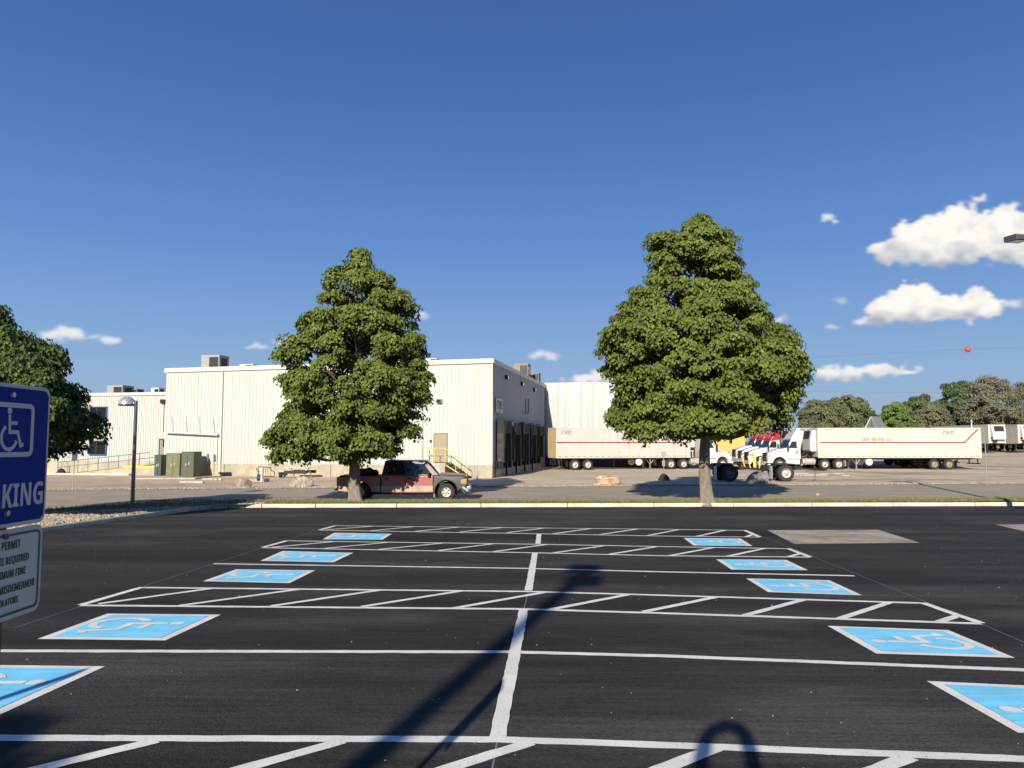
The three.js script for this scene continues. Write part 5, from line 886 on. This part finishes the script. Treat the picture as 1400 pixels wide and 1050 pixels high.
cabinet('pale olive cabinet between two darker green ones', 227, 247, 623, 653, 1.1, mat.greenLight);
cabinet('tallest dark green cabinet of the row near the meter', 248, 266, 621, 654, 1.1, mat.green);
cabinet('low dark green cabinet behind the tallest one', 266, 275, 627, 651, .8, std(C(.03, .045, .035), .5));
cabinet('wide grey-green electrical cabinet standing behind the pickup bed', 490, 532, 622, 650.5, 1.2, std(C(.105, .135, .10), .55));
struct(new MB().span(-27.2, -22.6, -.1, .095, -57.6, -55.2).build('cabinet_pad', mat.concrete));
function stop(px, py, L, label) { const p = onY(px, py), o = thing('wheel_stop', label, 'wheel stop', p, -6 * R); new MB().extr([[-.1, 0], [.1, 0], [.07, .14], [-.07, .14]], L, .01, -L / 2).build('bar', mat.concrete, o).rotation.y = Math.PI / 2; new MB().bar(V(-L * .3, .1, 0), V(-L * .3, .15, 0), .02, .02, 6).bar(V(L * .3, .1, 0), V(L * .3, .15, 0), .02, .02, 6).build('pins', mat.steel, o); }
stop(262, 660.5, 1.6, 'concrete wheel stop near the green cabinets'); stop(290, 656.5, 1.4, 'concrete wheel stop at the foot of the thin post');
{ const p = onY(344, 659), o = thing('concrete_slab', 'low flat concrete slab between boulder and white pedestal', 'slab', V(p.x, 0, p.z - .6)); new MB().rbox(1.6, .2, 1.2, .03, 0, .1, 0).build('slab', mat.concrete, o); }
function signPost(label, px, pyB, pyT, plate, turn, m = mat.steel) { const p = onY(px, pyB), h = (pyB - pyT) / F * -p.z, o = thing('sign_post', label, 'sign', p, turn); new MB().bar(V(0, -.1, 0), V(0, h, 0), .035, .03, 8).build('post', m, o); if (plate) { new MB().rbox(plate[0], plate[1], .012, .004, 0, h - plate[1] / 2, .04).build('plate', plate[2], o); new MB().bar(V(0, h - .1, .02), V(0, h - .1, .06), .012, .012, 6).build('bolt', mat.steel, o); } return o; }
signPost('thin post with a small plate on the gravel edging below the ramp', 100, 667.5, 617, [.3, .55, mat.steel], .9);
signPost('thin post with a narrow edge-on plate beside the wheel stops', 292, 657, 622, [.3, .5, mat.trimWhite], 1.35);
signPost('bare thin steel post at the yard edge past the long trailer', 1349.5, 663, 600, [.12, .25, mat.steel], 1.45);
{ // portable stands in black rubber bases
  for (const [px, py, pt, pl, label] of [[909, 657, 619, 1, 'portable sign on a black rubber base in front of the truck wheels'], [80.5, 648, 631, 0, 'short post in a black rubber base at the ramp foot']]) {
    const p = onY(px, py), h = (py - pt) / F * -p.z, o = thing('portable_sign', label, 'sign', V(p.x, 0, p.z - .3)); const b = new THREE.IcosahedronGeometry(1, 2); const P = b.attributes.position; for (let i = 0; i < P.count; i++) { const k = 1 + .25 * (vnoise(P.getX(i) * 3, P.getZ(i) * 3 + P.getY(i) * 2, 4) - .5); P.setXYZ(i, P.getX(i) * .36 * k, Math.max(0, P.getY(i) + .25) * .36 * k, P.getZ(i) * .34 * k); }
    new MB().add(b).box(.72, .12, .5, 0, .06, 0).build('base', mat.rubber, o); new MB().bar(V(0, .2, 0), V(0, h, 0), .03, .03, 8).build('post', mat.steel, o); if (pl) { new MB().rbox(.36, .34, .015, .005, 0, h - .12, .04).build('plate', std(C(.35, .36, .36), .5, { metalness: .4 }), o); new MB().box(.03, .36, .02, 0, h - .12, .06).build('strip', mat.steel, o); }
  }
}
{ // rack, pedestal, planters and picnic table by the wall
  const z = -58.2, X = (px) => (px - 700) / F * 58.2, o = thing('metal_rack', 'black barred rack with curved ends standing against the warehouse wall', 'rack', V(X(355), 0, z), bTurn), w = X(379) - X(355), bars = new MB();
  bars.bar(V(0, .05, 0), V(0, .78, 0), .03, .03, 6).bar(V(0, .78, 0), V(w * .75, .76, 0), .03, .03, 6).bar(V(0, .08, 0), V(w, .08, 0), .035, .035, 6).build('frame', mat.blackMetal, o);
  new MB().tube([V(w * .75, .76, 0), V(w * .8, .55, 0), V(w, .38, 0), V(w * .98, .1, 0)], .03, 6).build('curved_end', mat.blackMetal, o); new MB().tube([V(0, .7, .3), V(w * .1, .5, .35), V(w * .25, .4, .4), V(w * .25, .1, .4)], .03, 6).build('curved_end', mat.blackMetal, o);
  for (let i = 1; i < 8; i++) new MB().bar(V(w * i / 9, .08, 0), V(w * i / 9, .74 - (i > 6 ? .15 : 0), 0), .014, .014, 5).build('bar', mat.blackMetal, o);
  const q = onY(357.5, 659), pd = thing('white_pedestal', 'small white pedestal post beside the black rack', 'pedestal', V(q.x, 0, q.z)); new MB().bar(V(0, 0, 0), V(0, .55, 0), .07, .07, 10).build('shaft', mat.trimWhite, pd); new MB().rbox(.2, .4, .18, .03, -.02, .7, 0).build('head', mat.trimWhite, pd); new MB().box(.22, .45, .2, -.2, .3, -.1).build('dark_box', mat.blackMetal, pd);
  const pt = thing('picnic_table', 'white picnic table with dark benches behind the tan boulder', 'table', V(X(412), 0, z + .3), bTurn);
  for (let i = 0; i < 4; i++) new MB().rbox(1.9, .045, .18, .008, 0, .74, -.3 + i * .195).build('top_plank', mat.trimWhite, pt);
  for (const s of [-1, 1]) { new MB().rbox(1.75, .22, .3, .02, .1, .42, s * .75).build('bench', mat.blackMetal, pt); new MB().bar(V(s * .7, 0, -.7), V(s * .7, .72, -.1), .035, .035, 6).bar(V(s * .7, 0, .7), V(s * .7, .72, .1), .035, .035, 6).bar(V(s * .7, .38, -.8), V(s * .7, .38, .8), .03, .03, 6).build('leg', mat.trimWhite, pt); }
  const bx = thing('black_bin', 'squat black bins between the rack and the picnic table', 'bin', V(X(391), 0, z + .4)); for (const s of [-1, 1]) { new MB().add(lathe([[0, 0], [.13, 0], [.17, .36], [.15, .4], [0, .4]], 14).rotateX(-Math.PI / 2), M4().makeTranslation(s * .17, 0, 0)).build('bin_body', mat.black, bx); }
  new MB().rbox(.5, .06, .3, .01, 0, .44, 0).build('lid_board', mat.trimWhite, bx);
}
for (const px of [648, 652]) { const p = onY(px, 655.5), o = thing('pipe_bollard', 'short concrete-grey bollard beside the yellow stair foot', 'bollard', V(p.x, 0, p.z), 0, 'bollards beside the stair foot'); new MB().bar(V(0, 0, 0), V(0, .62, 0), .07, .07, 10).build('pipe', mat.concrete, o); new MB().add(new THREE.SphereGeometry(.07, 10, 6), M4().makeTranslation(0, .62, 0)).build('cap', mat.concrete, o); }
for (const [px, py] of [[363, 686], [382, 686.5], [393, 686]]) { const p = onY(px, py, .03), o = thing('marker_flag', 'tiny red utility flag stuck in the verge grass', 'flag', p, rr(0, 1), 'utility flags in the verge'); new MB().bar(V(0, 0, 0), V(0, .2, 0), .004, .004, 4).build('wire', mat.steel, o); new MB().box(.07, .05, .003, .035, .17, 0).build('flag', std(C(.4, .05, .04), .6), o); }

// ---------------------------------------------------------------- lamps
{ // dome street lamp on the verge
  const p = onY(181, 688.5, .03), d = -p.z, top = CAMH + (HORIZON - 548) / F * d, dark = std(C(.16, .165, .175), .28, { metalness: .75 }), o = thing('street_lamp', 'slim grey lamp post with a mirrored dome head by the gravel island', 'street lamp', p);
  const h = top - p.y, cx = (171 - 183.5) / F * d; new MB().bar(V(0, 0, 0), V(0, h, 0), .085, .07, 14).build('pole', dark, o); new MB().rbox(.36, .03, .36, .008, 0, .015, 0).box(.05, .06, .05, .13, .05, .13).box(.05, .06, .05, -.13, .05, .13).box(.05, .06, .05, .13, .05, -.13).box(.05, .06, .05, -.13, .05, -.13).build('base_plate', dark, o);
  new MB().box(.3, .07, .07, cx * .5, h - .1, 0).build('arm', dark, o);
  new MB().add(lathe([[0, .30], [.1, .295], [.2, .255], [.29, .16], [.33, .02], [.34, -.05], [.32, -.06], [.31, -.02], [0, -.03]], 30).rotateX(-Math.PI / 2), M4().makeTranslation(cx, h - .13, 0)).build('dome', std(C(.78, .78, .77), .24, { metalness: .7 }), o);
  new MB().add(lathe([[.345, -.02], [.35, -.05], [.34, -.08], [.33, -.05]], 30).rotateX(-Math.PI / 2), M4().makeTranslation(cx, h - .13, 0)).build('rim', dark, o);
}
function areaLamp(o, H, headDir, bronze) {                            // square pole with two box heads
  new MB().box(.2, H, .2, 0, H / 2, 0).build('pole', bronze, o); new MB().bar(V(0, -.1, 0), V(0, .5, 0), .26, .26, 16).build('footing', mat.concrete, o);
  for (const s of [-1, 1]) { const hd = sub('lamp_head', o, 0, H - .12, 0, headDir); new MB().box(.36, .08, .08, s * .25, 0, 0).build('arm', bronze, hd); new MB().rbox(.65, .22, .6, .03, s * .71, .03, 0).build('housing', bronze, hd); new MB().box(.52, .015, .46, s * .71, -.086, 0).build('lens', mat.glass, hd); }
}
const bronze = std(C(.10, .10, .105), .45, { metalness: .3 });
{
  const T = onLot(790, 792), p = T.clone().addScaledVector(sunDir, 10.4 / sunDir.y);
  areaLamp(thing('lot_lamp', 'tall twin-head square lot lamp behind the sidewalk, outside the picture', 'street lamp', V(p.x, lotY(-2.9) + .05, p.z)), 10.5, Math.PI / 2 - .1, bronze);
  const q = atDepth(1410, 330, 29.8); areaLamp(thing('lot_lamp', 'lot lamp whose grey box head juts in front of the big cloud', 'street lamp', V(q.x, lotY(-29.8), -29.8)), q.y - lotY(-29.8) + .15, .25, bronze);
}
{ // pipe arch behind the photographer
  const T = onLot(993, 987), t = (1.3 - T.z) / sunDir.z, p = T.clone().addScaledVector(sunDir, t), y0 = lotY(-2.9) + .15, H = p.y - y0, o = thing('pipe_arch', 'grey pipe arch standing on the sidewalk, outside the picture', 'pipe arch', V(p.x, y0, p.z), sunAz);
  new MB().tube([V(-.25, 0, 0), V(-.24, H * .5, 0), V(-.2, H - .35, 0), V(-.15, H - .1, 0), V(0, H - .04, 0), V(.13, H - .1, 0), V(.19, H - .35, 0), V(.24, H * .5, 0), V(.26, 0, 0)], .06, 10, 60).build('pipe', mat.steel, o);
  for (const s of [-1, 1]) new MB().add(lathe([[0, 0], [.11, 0], [.11, .02], [0, .02]], 14).rotateX(-Math.PI / 2), M4().makeTranslation(s * .25, 0, 0)).build('flange', mat.steel, o);
}
// ---------------------------------------------------------------- accessible parking signs
function onX(px, py, x) { const r = ray(px, py); return r.multiplyScalar(x / r.x).add(camera.position); }
function parkingSign(o, y0) {                                        // local x across the plate, +z its face; heights above y0
  const S = (px, py) => { const p = onX(px, py, -1.45); return [-p.z - 2.22, p.y - y0]; };
  const [xr, yt] = S(68.5, 531), [, yb] = S(58, 713), [xr2, yt2] = S(55, 716), [, yb2] = S(52, 833);
  const w = xr * 2, rus = std(white1, .9, { map: mottle([.10, .055, .035], .6, .4, 95, { grain: .4 }) });
  const rr2 = (W, H, r) => { const s = new THREE.Shape(), x = W / 2, y = H / 2; s.moveTo(-x + r, -y); s.lineTo(x - r, -y); s.absarc(x - r, -y + r, r, -Math.PI / 2, 0); s.lineTo(x, y - r); s.absarc(x - r, y - r, r, 0, Math.PI / 2); s.lineTo(-x + r, y); s.absarc(-x + r, y - r, r, Math.PI / 2, Math.PI); s.lineTo(-x, -y + r); s.absarc(-x + r, -y + r, r, Math.PI, 1.5 * Math.PI); return s; };
  const plate = (g, W, H, r, z, t, cy, m, n) => { const e = new THREE.ExtrudeGeometry(rr2(W, H, r), { depth: t, bevelEnabled: false, curveSegments: 10 }); e.translate(0, cy, z); return new MB().add(e).build(n, m, g); };
  const frame = (g, W, H, r, t, cy, z, m, n) => { const s = rr2(W, H, r); s.holes.push(new THREE.Path(rr2(W - 2 * t, H - 2 * t, Math.max(.004, r - t)).getPoints(10))); const e = new THREE.ExtrudeGeometry(s, { depth: .0012, bevelEnabled: false, curveSegments: 10 }); e.translate(0, cy, z); return new MB().add(e).build(n, m, g); };
  const refl = phys(C(.42, .43, .44), .6, { specularIntensity: .3 }), blue = phys(C(.0006, .018, .19), .6, { specularIntensity: .3 }), grn = std(C(.01, .07, .05), .5), ink = std(C(.03, .05, .045), .5);
  new MB().box(.055, yt - .03, .006, 0, (yt - .03) / 2, -.012).box(.006, yt - .03, .028, -.026, (yt - .03) / 2, -.026).box(.006, yt - .03, .028, .026, (yt - .03) / 2, -.026).build('post', rus, o);
  const up = sub('upper_plate', o), H = yt - yb, cy = (yt + yb) / 2;
  plate(up, w, H, .03, 0, .002, cy, mat.steel, 'backing'); plate(up, w - .008, H - .008, .028, .002, .001, cy, refl, 'white_edge'); plate(up, w - .022, H - .022, .024, .003, .001, cy, blue, 'blue_face');
  const [bx, by] = S(45.5, 553), [, by2] = S(42, 624); frame(up, bx * 2, by - by2, .022, .014, (by + by2) / 2, .0042, refl, 'white_box');
  const fh = (by - by2) * .84, fw = fh, map = (u, v) => [(u - .42) * fw, (by + by2) / 2 + (v - .47) * fh, .0046]; mesh('wheelchair_figure', chairFigure(map), refl, up);
  const [tx, ty] = S(55.5, 688), [, ty2] = S(55.5, 658), tg = textGeo('PARKING', ty2 - ty, .0012); tg.computeBoundingBox(); const tw = tg.boundingBox.max.x, sc = (2 * tx) / tw; tg.scale(sc, 1, 1); const tm = mesh('lettering', tg, refl, up); tm.position.set(-tx, ty, .0042);
  for (const yy of [S(17, 540)[1], S(5, 702)[1]]) new MB().bar(V(0, yy, 0), V(0, yy, .012), .008, .008, 10).build('bolt', mat.steel, up);
  const lo = sub('lower_plate', o), H2 = yt2 - yb2, cy2 = (yt2 + yb2) / 2, w2 = xr2 > 0 ? w * .96 : w;
  plate(lo, w2, H2, .028, 0, .002, cy2, mat.steel, 'backing'); plate(lo, w2 - .006, H2 - .006, .026, .002, .001, cy2, refl, 'white_face'); frame(lo, w2 - .028, H2 - .028, .02, .007, cy2, .0035, grn, 'green_border');
  for (const [str, pe, pyb, pyt] of [['BY PERMIT', 26, 748, 737], ['PLATE REQUIRED', 37.5, 765, 755], ['MAXIMUM FINE', 33, 784, 774], ['MISDEMEANOR', 45, 800, 790], ['VIOLATORS', 22.5, 823, 814]]) {
    const [xe, yy] = S(pe, pyb), [, yy2] = S(pe, pyt), g = textGeo(str, yy2 - yy, .001); g.computeBoundingBox(); const gw = g.boundingBox.max.x, cw = Math.max(2 * xe, xe + .12) ; g.scale(Math.min(.72, cw / gw), 1, 1); g.computeBoundingBox(); const m = mesh('lettering', g, ink, lo); m.position.set(xe - g.boundingBox.max.x, yy, .0036);
  }
  new MB().bar(V(0, S(3, 734)[1], 0), V(0, S(3, 734)[1], .012), .008, .008, 10).build('bolt', std(C(.08, .04, .05), .5), lo);
  return o;
}
const swY = lotY(-2.9) + .15;
const ps = parkingSign(thing('parking_sign', 'blue accessible parking sign over a white notice plate on a rusty post', 'sign', V(-1.45, swY, -2.22), Math.PI / 2), swY);
{ const T = onLot(125, 907), p = T.clone().addScaledVector(sunDir, 2.25 / sunDir.y); dup(ps, 'parking_sign', 'second accessible parking sign further along the sidewalk, outside the picture', V(p.x, swY, Math.max(p.z, -2.6)), Math.PI / 2); }
renderer.render(scene, camera);
